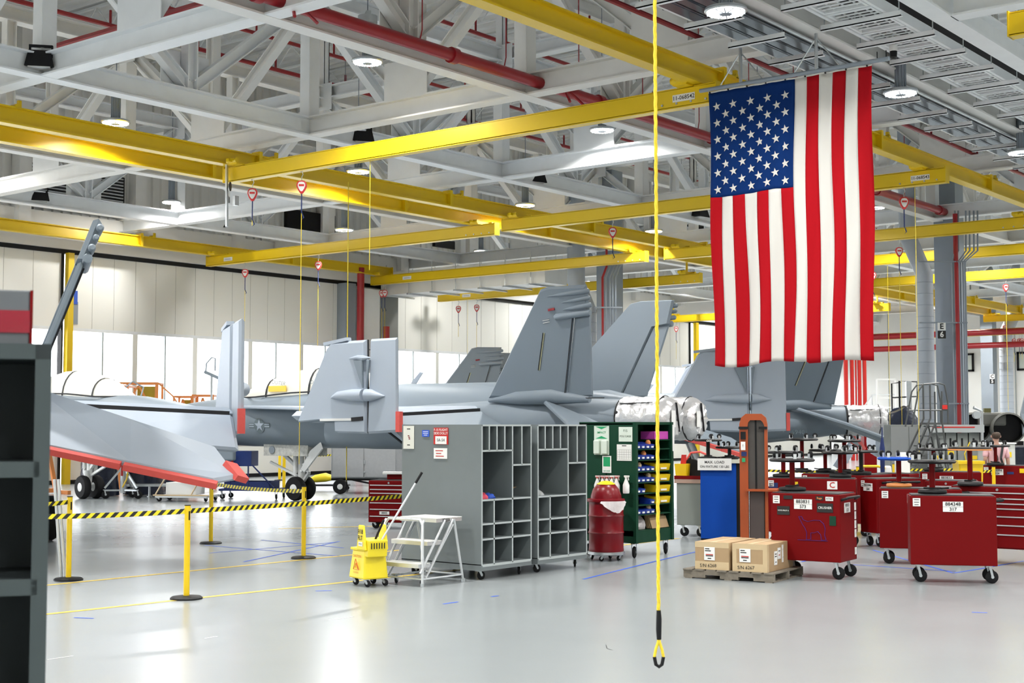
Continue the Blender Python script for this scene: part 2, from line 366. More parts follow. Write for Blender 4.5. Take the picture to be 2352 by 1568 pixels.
# ---- trusses
def truss(n, a, c, nodes, m, label, group, full=True):
    """a, c: plan ends; nodes: distances along; bottoms at 8.5, tops at 12"""
    a, c = V((*a, 0)), V((*c, 0)); d = (c - a).normalized()
    if abs(d.y) > .5: a.z = c.z = .007
    t = T('roof_truss', label, 'truss', (0, 0, 0), 0, group)
    P('bottom_chord', MB().ibeam(a + UP * 8.72, c + UP * 8.72, .44, .34, .035), m, t)
    if not full: return t
    P('top_chord', MB().ibeam(a + UP * 11.85, c + UP * 11.85, .38, .34, .035), m, t)
    perp = V((-d.y, d.x, 0))
    for i, s_ in enumerate(nodes):
        p = a + d * s_
        P('vertical', MB().ibeam(p + UP * 8.94, p + UP * 11.66, .32, .30, .03, up=d), m, t)
        P('post', MB().ibeam(p + UP * 12.04, p + UP * (ZT - 1.43), .22, .22, .03, up=d), m, t)
        for z in (11.75,): P('gusset', MB().box((-.5, -.012, -.45), (.5, .012, .35)), m, t).matrix_local = Matrix.Translation(p + UP * z + perp * .17) @ Matrix.Rotation(math.atan2(d.y, d.x), 4, 'Z')
        if i + 1 < len(nodes):
            q = a + d * nodes[i + 1]; mid = (p + q) / 2
            P('vertical', MB().ibeam(mid + UP * 8.94, mid + UP * 11.66, .26, .24, .03, up=d), m, t)
            P('diagonal', MB().ibeam(p + UP * 11.6 + d * .15, mid + UP * 9.05 - d * .12, .24, .22, .025), m, t)
            P('diagonal', MB().ibeam(q + UP * 11.6 - d * .15, mid + UP * 9.05 + d * .12, .24, .22, .025), m, t)
            P('gusset', MB().box((-.62, -.012, -.1), (.62, .012, .75)), m, t).matrix_local = Matrix.Translation(mid + UP * 9.0 + perp * .15) @ Matrix.Rotation(math.atan2(d.y, d.x), 4, 'Z')
    return t
XN = [0.9, 7.9, 14.8, 21.65, 28.65, 35.5, 42.95, 50, 57, 64, 71, 78]
YN = [10.3, 16.85, 23.1, 29.95, 36.8]
for i, y in enumerate(YN):
    truss(i, (X0, y), (X1, y), [x - X0 for x in XN], creamy if i in (0, 1, 3) else white,
          ['white roof truss nearest the metal grilles, above the flag pole', 'roof truss carrying the thick red fire pipe along its bottom chord', 'cool white roof truss with black floodlights, just above the twin yellow runways',
           'beige roof truss between the twin yellow runways and the door wall', 'white roof truss closest to the hangar doors'][i], 'roof trusses along the hall')
truss(9, (X0, 8.25), (X1, 8.25), [], white, 'single white chord beam at the edge of the grille strip', 'roof trusses along the hall', full=False)
for i, x in enumerate(XN[1:]):
    t = truss(i, (x, 10.3), (x, Y1 - .1), [y - 10.3 for y in YN], white if i % 2 else creamy, 'white cross truss spanning to the door wall, %s from the camera end' % ordn[i], 'cross trusses')
tcr = T('roof_truss', 'white crossbeam at the top corner near the yellow crane end', 'truss', (0, 0, 0), 0, 'cross trusses')
P('bottom_chord', MB().ibeam((21.7, -8, 8.72), (21.7, 8.1, 8.72), .44, .34, .035), white, tcr)
# ---- columns
def column(x, y, w_, lab=None):
    c = T('column', '', '', (x, y, 0)); c['kind'] = 'structure'
    P('shaft', MB().box((-w_ / 2, -w_ / 2, 0), (w_ / 2, w_ / 2, 11.6)), colg, c)
    P('base_plate', MB().box((-w_ / 2 - .1, -w_ / 2 - .1, 0), (w_ / 2 + .1, w_ / 2 + .1, .04)), colg, c)
    return c
c6 = column(43.75, 16.64, .72); c1 = column(43.4, 29.7, .72); c5 = column(80, 28.2, .7)
def riser(x, y, r, zb, zk, off, label, grp):
    """round duct: up to zb, slanting sideways by off, then up again"""
    o = RT * off; p = V((x, y, 0))
    t = T('air_duct', label, 'duct', (0, 0, 0), 0, grp)
    P('lower_pipe', MB().tube([p, p + UP * zb, p + o + UP * zk, p + o + UP * 11.5], r, 20), ductg, t, True)
    for k in range(int(zb / .36)): P('seam_ring', MB().lathe([(r + .003, 0), (r + .008, .01), (r + .003, .02)], p + UP * (.3 + .36 * k), 20), colg, t)
p = L((2127 - 1176) / FPX * 43.6, 43.6); riser(p.x, p.y, .27, 6.7, 7.9, -.5, 'grey round air duct beside the column marked E 6', None)
p = L((1350 - 1176) / FPX * 51, 51); riser(p.x, p.y, .33, 6.2, 7.2, -.42, 'grey round air duct beside the column behind the tail fins', None)
p = L((2312 - 1176) / FPX * 76, 76); riser(p.x, p.y, .36, 7, 8, .5, 'grey round air duct far off beside the column marked C 5', None)
# pipes up the E6 column
pb = T('conduit_bundle', 'bundle of grey conduits and one red pipe on the column marked E 6', 'conduits', (0, 0, 0))
for k, px in enumerate((2192, 2196, 2201, 2206, 2211, 2217, 2222)):
    D = 42.8; lat = (px - 1176) / FPX * D; rr = .075 if k == 2 else .028
    P('conduit', MB().tube([L(lat, D, 0), L(lat, D, 7.0), L(lat + .1 + .05 * k, D, 7.35), L(lat + .12 + .05 * k, D, 8.6)] if k != 2 else [L(lat, D, 0), L(lat, D, 8.5)], rr, 8), redp if k == 2 else colg, pb, True)
for z in (2.6, 5.1, 7.0): P('clamp', MB().bar(L(12.6, 42.75, z), L(14.1, 42.75, z), .04), colg, pb)
pb = T('conduit_bundle', 'bundle of grey conduits on the column between the two tall tail fins', 'conduits', (0, 0, 0))
for k, px in enumerate((1385, 1392, 1402, 1408, 1415)):
    D = 50.2; lat = (px - 1176) / FPX * D
    P('conduit', MB().tube([L(lat, D, 0), L(lat, D, 7.3), L(lat + .15, D, 7.7), L(lat + .15 + k * .2, D, 8.6)], .045 if k == 0 else .035, 8), redp if k == 0 else colg, pb, True)
for z in (4.5, 6.2): P('clamp', MB().bar(L(3.0, 50.15, z), L(4.0, 50.15, z), .05), colg, pb)
for pp, a, c_ in (((2163, 759), 'E', '6'), ((2279, 870), 'C', '5')):
    D = 42.6 if a == 'E' else 79; q = atD(*pp, D); s_ = .25 if a == 'E' else .28
    g = T('column_sign', 'white E over black 6 sign on the grey column' if a == 'E' else 'small C over 5 sign on the far column', 'sign', q, RZ0)
    sign(g, (0, 0, s_ / 2), (1, 0, 0), (0, 0, 1), s_, s_ * .95, [(a, s_ * .95, 0)], bold=.03)
    sign(g, (0, 0, -s_ / 2), (1, 0, 0), (0, 0, 1), s_, s_ * .95, [(c_, s_ * .95, 0)], m=inkm, ink=wht, bold=.03)
# big white box duct on hangers
t = T('box_duct', 'long white rectangular air duct hung above the second hangar door', 'duct', (0, 0, 0))
P('duct_body', MB().box((41.3, 31.2, 7.28), (42.7, 39.7, 8.2)), wallp, t)
for k in range(7):
    y = 31.8 + k * 1.25; P('hanger', MB().bar((41.1, y, 7.24), (42.9, y, 7.24), .06).tube([(41.2, y, 7.24), (41.2, y, 8.5)], .015, 5).tube([(42.8, y, 7.24), (42.8, y, 8.5)], .015, 5), steel, t)
# ---- red fire pipes
t = T('fire_pipe', 'thick dark red fire main running along the beige truss chord', 'pipe', (0, 0, 0))
P('pipe', MB().tube([(X0, 16.45, 8.72), (43.3, 16.45, 8.72)], .115, 12), redp, t, True)
for i in range(9): P('coupling', MB().cyl((9.5 + i * 4.7, 16.45, 8.72), .15, .16, 12, (1, 0, 0)), redp, t, True)
for i in range(14):
    x = 8.5 + i * 2.4; P('hanger', MB().tube([(x - .05, 16.42, 8.82), (x, 16.42, 9.0), (x, 16.42, 15.4)], .012, 5), redp, t)
for x in (15.0, 22.4, 29): P('brace', MB().tube([(x - .25, 16.1, 8.4), (x + .2, 16.7, 9.1)], .03, 6).tube([(x + .25, 16.1, 8.4), (x - .1, 16.7, 9.1)], .03, 6), redp, t)
for nm, pts, r, lab in (('a', [(X0, 12.8, 9.0), (42, 12.8, 9.0)], .05, 'thin red sprinkler pipe crossing behind the top of the flag'),
                        ('b', [(X0, 33.7, 13.5), (X1, 33.7, 13.5)], .07, 'red sprinkler pipe high up, closest to the door wall'),
                        ('c', [(X0, 31.0, 13.5), (X1, 31.0, 13.5)], .06, 'red sprinkler pipe high up, second from the door wall'),
                        ('d', [(X0, 25.2, 13.2), (X1, 25.2, 13.2)], .06, 'red sprinkler pipe high up, third from the door wall'),
                        ('e', [(X0, 21.2, 12.5), (X1, 21.2, 12.5)], .06, 'red sprinkler pipe high up, above the fire main'),
                        ('f', [(17.5, Y1 - 12, 10.3), (17.5, 10, 10.3)], .13, 'thick red branch pipe crossing above the first truss bay')):
    t = T('fire_pipe', lab, 'pipe', (0, 0, 0), 0, 'sprinkler pipes'); P('pipe', MB().tube(pts, r, 8), redp, t, True)
    a, c_ = V(pts[0]), V(pts[1]); n = int((c_ - a).length / 3.1)
    for k in range(2, min(n, 22)):
        q = a + (c_ - a) * (k / n); P('riser', MB().tube([q, q + UP * .45], r * .55, 6), redp, t)
for i, (px, w_, D) in enumerate(((827, .15, 55.0), (887, .13, 55.7))):
    t = tag(P('fire_riser', MB().tube([L((px - 1176) / FPX * D, D, 0), L((px - 1176) / FPX * D, D, 8.2 if i == 0 else 5.9)], w_, 12), redp, None, True), ['red vertical riser pipe against the pale blocks', 'red vertical riser pipe against the dark grey blocks'][i], 'pipe', 'red riser pipes')
for i, px in enumerate((1943, 1957, 1966, 1974, 1986)):
    D = 76; tag(P('fire_riser', MB().tube([L((px - 1176) / FPX * D, D, 0), L((px - 1176) / FPX * D, D, 6.0)], (.12, .11, .05, .11, .11)[i], 10), redb, None, True), 'bright red vertical pipe below the flag, %s from the stairs side' % ordn[4 - i], 'pipe', 'bright red pipes below the flag')
for i, (za, y_) in enumerate(((6.9, 30), (6.2, 28))): tag(P('fire_pipe', MB().tube([(74, 39, za), (74, 5, za)], .16, 10), redp, None, True), ['long red pipe above the far white wall', 'lower long red pipe in front of the far white wall'][i], 'pipe')
# ---- yellow crane runways and bridges
def hung(t, x, y, z):
    P('hanger_rod', MB().bar((x, y, z), (x, y, 8.5), .07), yel, t)
def runway(y, xa, xb, label):
    t = T('crane_runway', label, 'crane rail', (0, 0, 0), 0, 'yellow crane runways')
    P('rail_beam', MB().ibeam((xa, y, 8.17), (xb, y, 8.17), .34, .2, .03), yel, t)
    P('lower_flange', MB().box((xa, y - .13, 7.97), (xb, y + .13, 8.0)), yel, t)
    x = xa + 2.2
    while x < xb:
        P('splice_plate', MB().box((x - .05, y - .14, 8.0), (x + .05, y + .14, 8.42)), yel, t); P('pin', MB().cyl((x + .5, y - .1, 8.36), .05, .2, 8, (0, 1, 0)), yel, t); hung(t, x + .6, y, 8.34); x += 6.9
    P('end_stop', MB().box((xb, y - .14, 7.97), (xb + .03, y + .14, 8.36)), yel, t)
    return t
runway(12.5, X0, 52, 'yellow crane runway passing behind the flag')
runway(25.05, X0, 43.4, 'upper yellow crane runway of the twin pair, lit by lamps')
runway(26.75, X0, 51.5, 'lower yellow crane runway of the twin pair')
runway(38.9, X0, 41, 'yellow crane runway in front of the hangar door')
runway(25.05, 46, 76, 'far yellow crane runway beyond the flag')
runway(26.75, 55, 76, 'far lower yellow crane runway beyond the flag')
runway(6.2, 4, 19.6, 'yellow crane runway at the top corner by the grilles')
def bridge(x, ya, yb, label, num=None, z=7.6):
    """under-hung bridge beam from y = ya (door side) to y = yb"""
    t = T('crane_bridge', label, 'crane beam', (x, 0, z), 0, 'yellow bridge beams')
    P('bridge_beam', MB().ibeam((0, ya, .18), (0, yb, .18), .36, .2, .02), yel, t)
    P('cover_plate', MB().box((-.115, yb, .03), (-.10, ya, .33)), yel, t)
    for k, y in enumerate((ya - .25, yb + .25)):
        y = y + (-.35 if k == 0 else .35)
        b_ = MB().box((-.35, y - .14, .34), (.35, y + .14, .38)).box((-.5, y - .05, .38), (.5, y + .05, .45))
        for sx in (-.35, .35): b_.cyl((sx, y - .16, .42), .06, .32, 10, (0, 1, 0))
        P('end_truck', b_, yel, t)
    for y in (ya, yb): P('end_plate', MB().box((-.12, y - .012, 0), (.12, y + .012, .38)), yel, t)
    for k in range(4): P('bolt', MB().cyl((-.13, yb + .2 + .3 * k, .08), .022, .02, 6, (1, 0, 0)), steel, t)
    if z < 7.5:
        for y in (ya - .6, yb + .6): P('hanger_rod', MB().bar((0, y, .4), (0, y, 8.5 - z), .06), yel, t)
    if num: sign(t, (-.117, num[1], .17), (0, -1, 0), (0, 0, 1), .46, .13, [(num[0], .105, 0)] if num[0] != '=' else [('=', .3, 0)])
    return t
bridge(21.1, 24.9 + .4, 12.1, 'longest yellow bridge beam, ending at the flag, tag 11-068542', ('11-068542', 12.75))
bridge(31.5, 25.3, 12.0, 'yellow bridge beam crossing behind the middle of the flag', ('11-068543', 12.6))
bridge(40.4, 25.3, 12.6, 'third yellow bridge beam, crossing the column marked E 6')
bridge(46.4, 24.2, 8, 'fourth yellow bridge beam, behind the column marked E 6')
bridge(53.8, 25.2, 8, 'fifth yellow bridge beam, behind the column marked E 6')
bridge(31.9, 39.2, 25.9, 'yellow bridge beam in front of the wide hangar door', ('=', 38))
bridge(40.4, 39.3, 26.1, 'yellow bridge beam hung below the white box duct', ('=', 37.3))
bridge(44.4, 39.2, 26.3, 'yellow bridge beam crossing behind the nearest tall fin', ('=', 37.6), z=7.2)
bridge(76, 27, 10, 'far yellow bridge beam at the right edge before the lowest one')
bridge(62, 39, 26.5, 'far yellow bridge beam beyond the second tall fin', z=7.3)
bridge(74.5, 36, 12, 'far lowest yellow bridge beam before the white end wall', z=6.75)
bridge(20.2, 6.7, -3, 'yellow bridge beam with a trolley at the top corner')
bridge(5.51, 9, 0, 'yellow bridge beam over the hanging yellow rope')
runway(9.0, 2, 9, 'short yellow runway over the hanging yellow rope')
# ================================================================ high bay lamps
def make_lamp():
    t = T('high_bay_lamp', 'x', 'lamp', (0, 0, 0))
    P('cable', MB().tube([(0, 0, 1.0), (0, 0, 6.35)], .012, 5), colg, t)
    P('driver_box', MB().cyl((0, 0, .78), .2, .16, 14).box((-.14, -.05, .94), (.14, .05, 1.02)), steel, t, True)
    hs = MB().cyl((0, 0, .06), .09, .74, 14)
    for k in range(12):
        a = k * math.pi / 6; hs.bar((.08 * math.cos(a), .08 * math.sin(a), .1), (.08 * math.cos(a), .08 * math.sin(a), .74), .02, .05, up=(math.cos(a), math.sin(a), 0))
    P('heat_sink', hs, colg, t)
    P('rim', MB().lathe([(.30, 0), (.32, .02), (.31, .06), (.12, .09)], (0, 0, 0), 28), steel, t, True)
    P('lens', MB().cyl((0, 0, -.012), .28, .02, 28), lens, t)
    sp = MB().cyl((0, 0, -.03), .09, .02, 16)
    for k in range(14):
        a = k * math.pi / 7; sp.bar((.08 * math.cos(a), .08 * math.sin(a), -.02), (-.0 + .29 * math.cos(a), .29 * math.sin(a), -.02), .016, .012)
    P('spokes', sp, colg, t)
    return t
lamp0 = make_lamp(); used = False
SEEN = {(17.8, 10.08): 'at the top of the picture above the flag pole', (24.25, 10.08): 'just right of the top of the flag', (31.3, 10.2): 'at the right edge below the reflector strip',
        (19.65, 19.3): 'in front of the thick red fire pipe', (27.9, 19.3): 'below the red fire pipe, between the two long bridge beams', (43.7, 19.1): 'small, at the right edge of the flag',
        (18.2, 25.6): 'glowing on the upper twin runway, nearest the left edge', (25.75, 25.6): 'glowing on the upper twin runway behind the long bridge end', (32.9, 25.6): 'glowing on the twin runway near the picture centre', (40.1, 25.6): 'behind the hanging yellow rope',
        (28.3, 36.7): 'over the hangar door, under the crossing white beams', (32.35, 32.8): 'over the hangar door in the middle bay', (44.4, 36.9): 'above the white box duct', (20.4, 36.7): 'over the leftmost hangar door'}
pos = list(SEEN)
for x in (-3, 3.5, 11.8):
    for y in (-9, -2, 4.5, 12, 19.3, 28, 36.8): pos.append((x, y))
for x in (20, 28.5, 37, 45, 53, 61, 69, 77): pos += [(x, 4.5), (x, -4)]
for x in (52.2, 60.3, 68.4, 76.5): pos += [(x, 12), (x, 19.3), (x, 28), (x, 36.8)]
pos += [(35.9, 19.3), (45.3, 12.2)]
ZL = {10.08: 8.05, 10.2: 8.05, 25.6: 8.58, 0: 8.4}
li = bpy.data.lights.new('lamp_light', 'AREA'); li.shape = 'DISK'; li.size = .6; li.energy = LAMP_W; li.color = (1, .99, .965); li.spread = math.radians(150)
li2 = li.copy(); li2.energy = LAMP_W * 1.9
li3 = li.copy(); li3.energy = LAMP_W * 1.9; li3.spread = math.radians(178)
li4 = li.copy(); li4.energy = LAMP_W * .15
for i, p in enumerate(pos):
    far = '%s lamp of the row %s' % (ordn[i % 16], 'far down the hall' if p[0] > 50 else 'outside the picture')
    lab = 'round LED high bay lamp ' + (SEEN.get(p) or ('hanging far down the hall' if p[0] > 45 else 'hanging near the camera, outside the picture'))
    z = ZL.get(p[1] if p[0] != 32.35 else 0, 9.2)
    if i == 0: o = lamp0; o.location = (*p, z); o['label'] = lab; o['group'] = 'high bay lamps'
    else: o = dup(lamp0, (*p, z), .3 * i, lab, 'high bay lamps')
    for ch in o.children:
        if ch.name.startswith('cable'): ch.scale = (1, 1, (15.52 - z) / 6.35)
    lo = bpy.data.objects.new('lamp_light', li2 if p[0] > 48 else (li4 if p == (44.4, 36.9) else li3 if p[1] > 30 and p[0] < 40 else li)); COL.objects.link(lo); lo.location = (0, 0, -.06); lo.parent = o
# black flood lights on the truss chords
def make_flood():
    t = T('flood_light', 'x', 'flood light')
    P('bracket', MB().box((-.2, -.05, .30), (.22, .03, .34)).box((.2, -.04, .1), (.23, .04, .34)).box((-.2, -.04, .1), (-.17, .04, .34)), blk, t)
    P('housing', MB().hexa([(-.26, -.2, -.1), (.26, -.2, -.1), (.26, .16, -.06), (-.26, .16, -.06), (-.2, -.12, .22), (.2, -.12, .22), (.2, .14, .22), (-.2, .14, .22)]), blk, t)
    P('lens', MB().box((-.2, -.17, -.115), (.2, .1, -.095)), wht, t)
    return t
f0 = make_flood()
for i, (px, py, z, lab) in enumerate(((92, 145, 8.75, 'nearest the top left corner'), (832, 318, 8.75, 'under the middle of the long bridge beam'), (92, 455, 8.75, 'above the leftmost hangar door'), (497, 516, 8.75, 'between two reels over the wide hangar door'),
        (1230, 412, 8.75, 'above the lamp near the picture centre'), (905, 575, 8.75, 'above the white box duct'), (1608, 492, 8.75, 'touching the edge of the flag'))):
    q = at(px, py, z); lab = 'black boxy floodlight on a truss chord, ' + lab
    if i == 0: f0.location = q; f0.rotation_euler = (0, 0, RZ0 + .2); f0['label'] = lab; f0['group'] = 'black floodlights'
    else: dup(f0, q, RZ0 + .2 + .1 * i, lab, 'black floodlights')
# ================================================================ ceiling strips on the right
t = T('grille_strip', 'long run of white louvred ceiling grilles hung beside a white beam', 'grille', (0, 0, 0))
GP = 1.41
for i in range(22):
    xa = 15.0 + i * GP; fr = P('grille_panel', MB().box((xa, 9.04, 8.62), (xa + 1.35, 9.09, 8.70)).box((xa, 9.79, 8.62), (xa + 1.35, 9.84, 8.70)).box((xa, 9.09, 8.62), (xa + .05, 9.79, 8.70)).box((xa + 1.3, 9.09, 8.62), (xa + 1.35, 9.79, 8.70)), white, t)
    b_ = MB()
    for k in range(8): b_.box((xa + .12 + k * .15, 9.09, 8.645), (xa + .165 + k * .15, 9.79, 8.66))
    P('louvre', b_, white, fr, kind='stuff')
    b_ = MB()
    for k in range(4): b_.box((xa + .05, 9.22 + k * .2, 8.66), (xa + 1.3, 9.235 + k * .2, 8.68))
    P('louvre', b_, white, fr, kind='stuff')
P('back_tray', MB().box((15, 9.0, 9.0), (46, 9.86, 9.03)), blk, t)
for y in (8.97, 9.88): P('side_rail', MB().box((14.8, y - .03, 8.6), (46, y + .03, 8.78)), white, t)
for i in range(22):
    x = 15.4 + i * GP; rr = P('cross_rail', MB().box((x - .045, 8.7, 8.5), (x - .025, 10.1, 8.59)).box((x - .045, 8.7, 8.5), (x + .05, 10.1, 8.515)), white, t)
    P('hanger', MB().tube([(x, 8.75, 8.55), (x, 8.75, 11.7)], .010, 5).tube([(x, 10.05, 8.55), (x, 10.05, 11.7)], .010, 5), steel, rr)
t = T('reflector_strip', 'long run of polished radiant heater reflectors hung behind the flag', 'heater', (0, 0, 0))
for j, y in enumerate((10.56, 10.86, 11.12)):
    P('reflector', MB().prof((14, y, 8.42), (44, y, 8.42), [(-.14, -.04), (-.07, .05), (.07, .05), (.14, -.04), (.14, -.02), (.07, .07), (-.07, .07), (-.14, -.02)]), mat('reflector_metal', (.22, .24, .26), .25, .9, var=.15, scale=4), t)
P('heater_tube', MB().tube([(14, 11.29, 8.42), (44, 11.29, 8.42)], .045, 10), wht, t, True)
P('heater_tube', MB().tube([(14, 10.37, 8.42), (44, 10.37, 8.42)], .03, 10), steel, t, True)
for i in range(20):
    x = 14.6 + i * 1.41
    if x > 41: break
    rr = P('cross_rail', MB().box((x - .045, 10.36, 8.26), (x - .025, 11.4, 8.35)).box((x - .045, 10.36, 8.26), (x + .05, 11.4, 8.275)), white, t)
    P('hanger', MB().tube([(x, 10.42, 8.3), (x, 10.42, 9.43)], .010, 5).tube([(x, 11.36, 8.3), (x, 11.36, 9.43)], .010, 5), steel, rr)
t = T('dark_soffit', 'dark sheet metal soffit above the grilles and reflectors', 'soffit', (0, 0, 0))
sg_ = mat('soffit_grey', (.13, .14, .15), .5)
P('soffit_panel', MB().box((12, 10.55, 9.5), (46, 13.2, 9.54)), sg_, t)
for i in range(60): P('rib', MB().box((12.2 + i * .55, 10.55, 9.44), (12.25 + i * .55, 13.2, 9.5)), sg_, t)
q = at(2052, 118, 8.4); t = T('ceiling_camera', 'small dark dome camera below the grille strip', 'camera', q); P('mount', MB().cyl((0, 0, 0), .07, .1, 12), wht, t); P('dome', MB().lathe([(.02, -.13), (.06, -.1), (.065, 0)], (0, 0, 0), 12), blk, t, True)
# ================================================================ the flag
FX, FA, FB, FT, FH = 20.62, 12.03, 9.04, 7.66, 4.7
fg = T('flag', 'large United States flag hung vertically from a pipe', 'flag', (FX, FA, FT))
def cl(u, v):          # u across 0..1 (door side to far side), v down 0..1
    y = -(FA - FB) * (u + .006 * math.sin(9 * v + 3 * u)); wv = .25 + .9 * v
    x = .035 * wv * math.sin(26 * u + 2.2 * v) + .012 * math.sin(61 * u + 9 * v) + .05 * v * math.sin(5 * u + 1)
    hem = 1.0 + .004 * math.sin(13 * u) + .012 * max(0, math.sin(6 * u + .6)) * (u < .65)
    h = FH * hem - (.0 if u > .62 else .03)
    return V((x, y - .10 * (1 - 2 * u) * v * .3, -h * v))
def cloth(u0, u1, v0, v1, m, name, nu=5, nv=44):
    vs = []; fs = []
    for j in range(nv + 1):
        for i in range(nu + 1): vs.append(cl(u0 + (u1 - u0) * i / nu, v0 + (v1 - v0) * j / nv))
    for j in range(nv):
        for i in range(nu): a = j * (nu + 1) + i; fs.append((a, a + 1, a + nu + 2, a + nu + 1))
    o = P(name, MB().add(vs, fs), m, fg, True); s_ = o.modifiers.new('thick', 'SOLIDIFY'); s_.thickness = .004; return o
CU, CV = 7 / 13, .385
for k in range(13): cloth(k / 13, (k + 1) / 13, CV if k < 7 else 0, 1, flagred if k % 2 == 0 else flagwht, 'stripe')
can = cloth(0, CU, 0, CV, flagblu, 'canton', 24, 30)
cloth(0, 1, -.006, 0, flagwht, 'sleeve', 24, 1)
for c in range(9):
    for r in range(6 if c % 2 == 0 else 5):
        u = CU * (.095 + .81 * c / 8); v = CV * (.14 + .79 * (r + (0 if c % 2 == 0 else .5)) / 5)
        p = cl(u, v); vs = [(p.x - .02, p.y, p.z)]
        for k in range(10):
            a = math.pi / 2 + k * math.pi / 5 + .12; rr = .08 if k % 2 == 0 else .031
            q = V((0, -math.cos(a) * rr, math.sin(a) * rr)); vs.append((p.x - .02, p.y + q.y, p.z + q.z))
        P('star', MB().add(vs, [(0, k + 1, (k + 1) % 10 + 1) for k in range(10)]), flagwht, fg)
t = T('flag_pole', 'grey pipe the flag hangs from, held by rods', 'pole', (FX, 0, FT + .07), 0)
P('pipe', MB().tube([(0, 12.2, 0), (0, 8.75, 0)], .035, 10), colg, t, True)
for y in (11.4, 10.0): P('hanger_post', MB().tube([(0, y, 0), (0, y, .62)], .03, 8).tube([(0, y + .4, .03), (0, y, .55)], .012, 5).tube([(0, y - .4, .03), (0, y, .55)], .012, 5), steel, t)
for k in range(9): P('eyelet', MB().cyl((-.02, 12 - .36 * k, -.06), .015, .03, 6, (1, 0, 0)), inkm, t)
P('end_bolt', MB().tube([(0, 8.8, -.02), (0, 8.8, .14)], .008, 5).tube([(0, 8.95, -.02), (0, 8.95, .14)], .008, 5), blk, t)
# ================================================================ retractor reels under the bridge beams
redr = mat('reel_red', (.62, .03, .03), .4)
def reel(x, y, z, drop, label, cord=ropey, face=True, cr=.008, rz=None, tip=True):
    t = T('retractor_reel', label, 'reel', (x, y, z), RZ0 if rz is None else rz, 'red retractor reels')
    pr = [(a * .68, c_ * .68) for a, c_ in [(0, .17), (.11, .15), (.165, .07), (.17, -.02), (.12, -.15), (.05, -.26), (0, -.28)]]
    pr = pr + [(-a, c) for a, c in pr[-2:0:-1]]
    P('housing', MB().prof((0, -.035, 0), (0, .035, 0), pr), redr, t, bev=.015)
    if face:
        pf = P('face_label', MB().prof((0, -.041, 0), (0, -.037, 0), [(a * .72, c * .72) for a, c in pr]), wht, t)
        P('label_band', MB().box((-.06, -.045, -.02), (.06, -.042, .024)), redr, pf)
    P('hook', MB().tube([(0, 0, .1), (0, 0, .2), (.03, 0, .25), (0, 0, .36), (-.02, 0, .3)], .01, 6), steel, t)
    P('cord', MB().tube([(0, 0, -.18), (.0, 0, -.2 - drop)], cr, 5), cord, t)
    if tip: P('cord_end', MB().tube([(0, 0, -.18), (0, 0, -.6), (.05, 0, -.72), (0, 0, -.78), (-.05, 0, -.72), (0, 0, -.6)], .014, 6), navy, t)
    return t
for px, py, X, z, dr, lab in ((580, 443, 21.1, 7.28, .55, 'second from the door end of the longest bridge beam, black face'), (693, 425, 21.1, 7.28, 6, 'with a long yellow cord under the longest bridge beam'),
        (563, 630, 31.9, 7.26, 2.6, 'under the near end of the door-side bridge beam'), (731, 607, 31.9, 7.26, 3.4, 'with a blue tag above the wide hangar door'),
        (877, 673, 40.4, 7.26, 4, 'one of a close pair before the white box duct'), (884, 673, 40.35, 7.26, 5.5, 'nearer one of a close pair before the white box duct'),
        (1053, 708, 44.4, 6.86, 1.0, 'turned edge on, under the beam before the second door'), (1095, 708, 44.4, 6.86, 3.2, 'facing out, under the beam before the second door'),
        (1407, 525, 31.5, 7.28, .55, 'just beside the hanging rope at the picture centre'), (1553, 757, 62, 6.97, 1.4, 'small, below the farthest beam right of the tall fins'),
        (2076, 453, 31.5, 7.26, .5, 'right of the flag under tag 11-068543'), (2065, 570, 40.4, 7.26, 5.2, 'orange-looking, left of the column duct'),
        (2005, 633, 46.4, 7.26, .5, 'half hidden at the flag edge'), (2310, 653, 53.8, 7.28, 4.6, 'near the right edge below the fifth bridge beam'), (2308, 748, 76, 7.27, .8, 'small, low near the right edge')):
    q = V((0, 0, EYE)) + ray(px, py) * (X / ray(px, py).x)
    reel(X, q.y, z, dr, 'red retractor reel ' + lab)
for px, dr in ((2329, .9), (2341, .7), (2347, .8)):
    q = V((0, 0, EYE)) + ray(px, 776) * (74.5 / ray(px, 776).x); reel(74.5, q.y, 6.42, dr, 'tiny red retractor reel in the cluster before the far wall')
# thin cords that hang from beams outside their reels
for i, (px, py0, py1, X) in enumerate(((850, 400, 620, 21.1), (2101, 430, 1040, 31.5), (2039, 640, 1050, 46.4), (2105, 640, 1080, 40.4), (1074, 690, 1000, 44.4), (985, 250, 251, 21.1))):
    if i == 5: continue
    a = V((0, 0, EYE)) + ray(px, py0) * (X / ray(px, py0).x); c_ = V((a.x, a.y, max(.4, atD(px, py1, a.dot(FW)).z)))
    tag(P('hanging_rope', MB().tube([V((X, a.y, 7.6)), c_], .006, 5), ropey), 'thin yellow pull cord hanging %s' % ['from the longest bridge beam down past the duct', 'right of the flag from the beam tagged 11-068543', 'left of the column duct, farther of two', 'in front of the column duct', 'past the small fins in the middle distance'][i], 'cord', 'thin yellow pull cords')
q = V((0, 0, EYE)) + ray(797, 900) * (24.2 / ray(797, 900).x)
t = T('pull_rope', 'thin pull rope with a black loop hanging by the folded wing panel', 'rope', (q.x, q.y, 0)); P('cord', MB().tube([(0, 0, .55), (0, 0, 7.97)], .012, 6), ropey, t); P('loop', MB().tube([(0, 0, .6), (.05, 0, .42), (.03, 0, .3), (-.03, 0, .3), (-.05, 0, .42), (0, 0, .6)], .012, 6), blk, t)
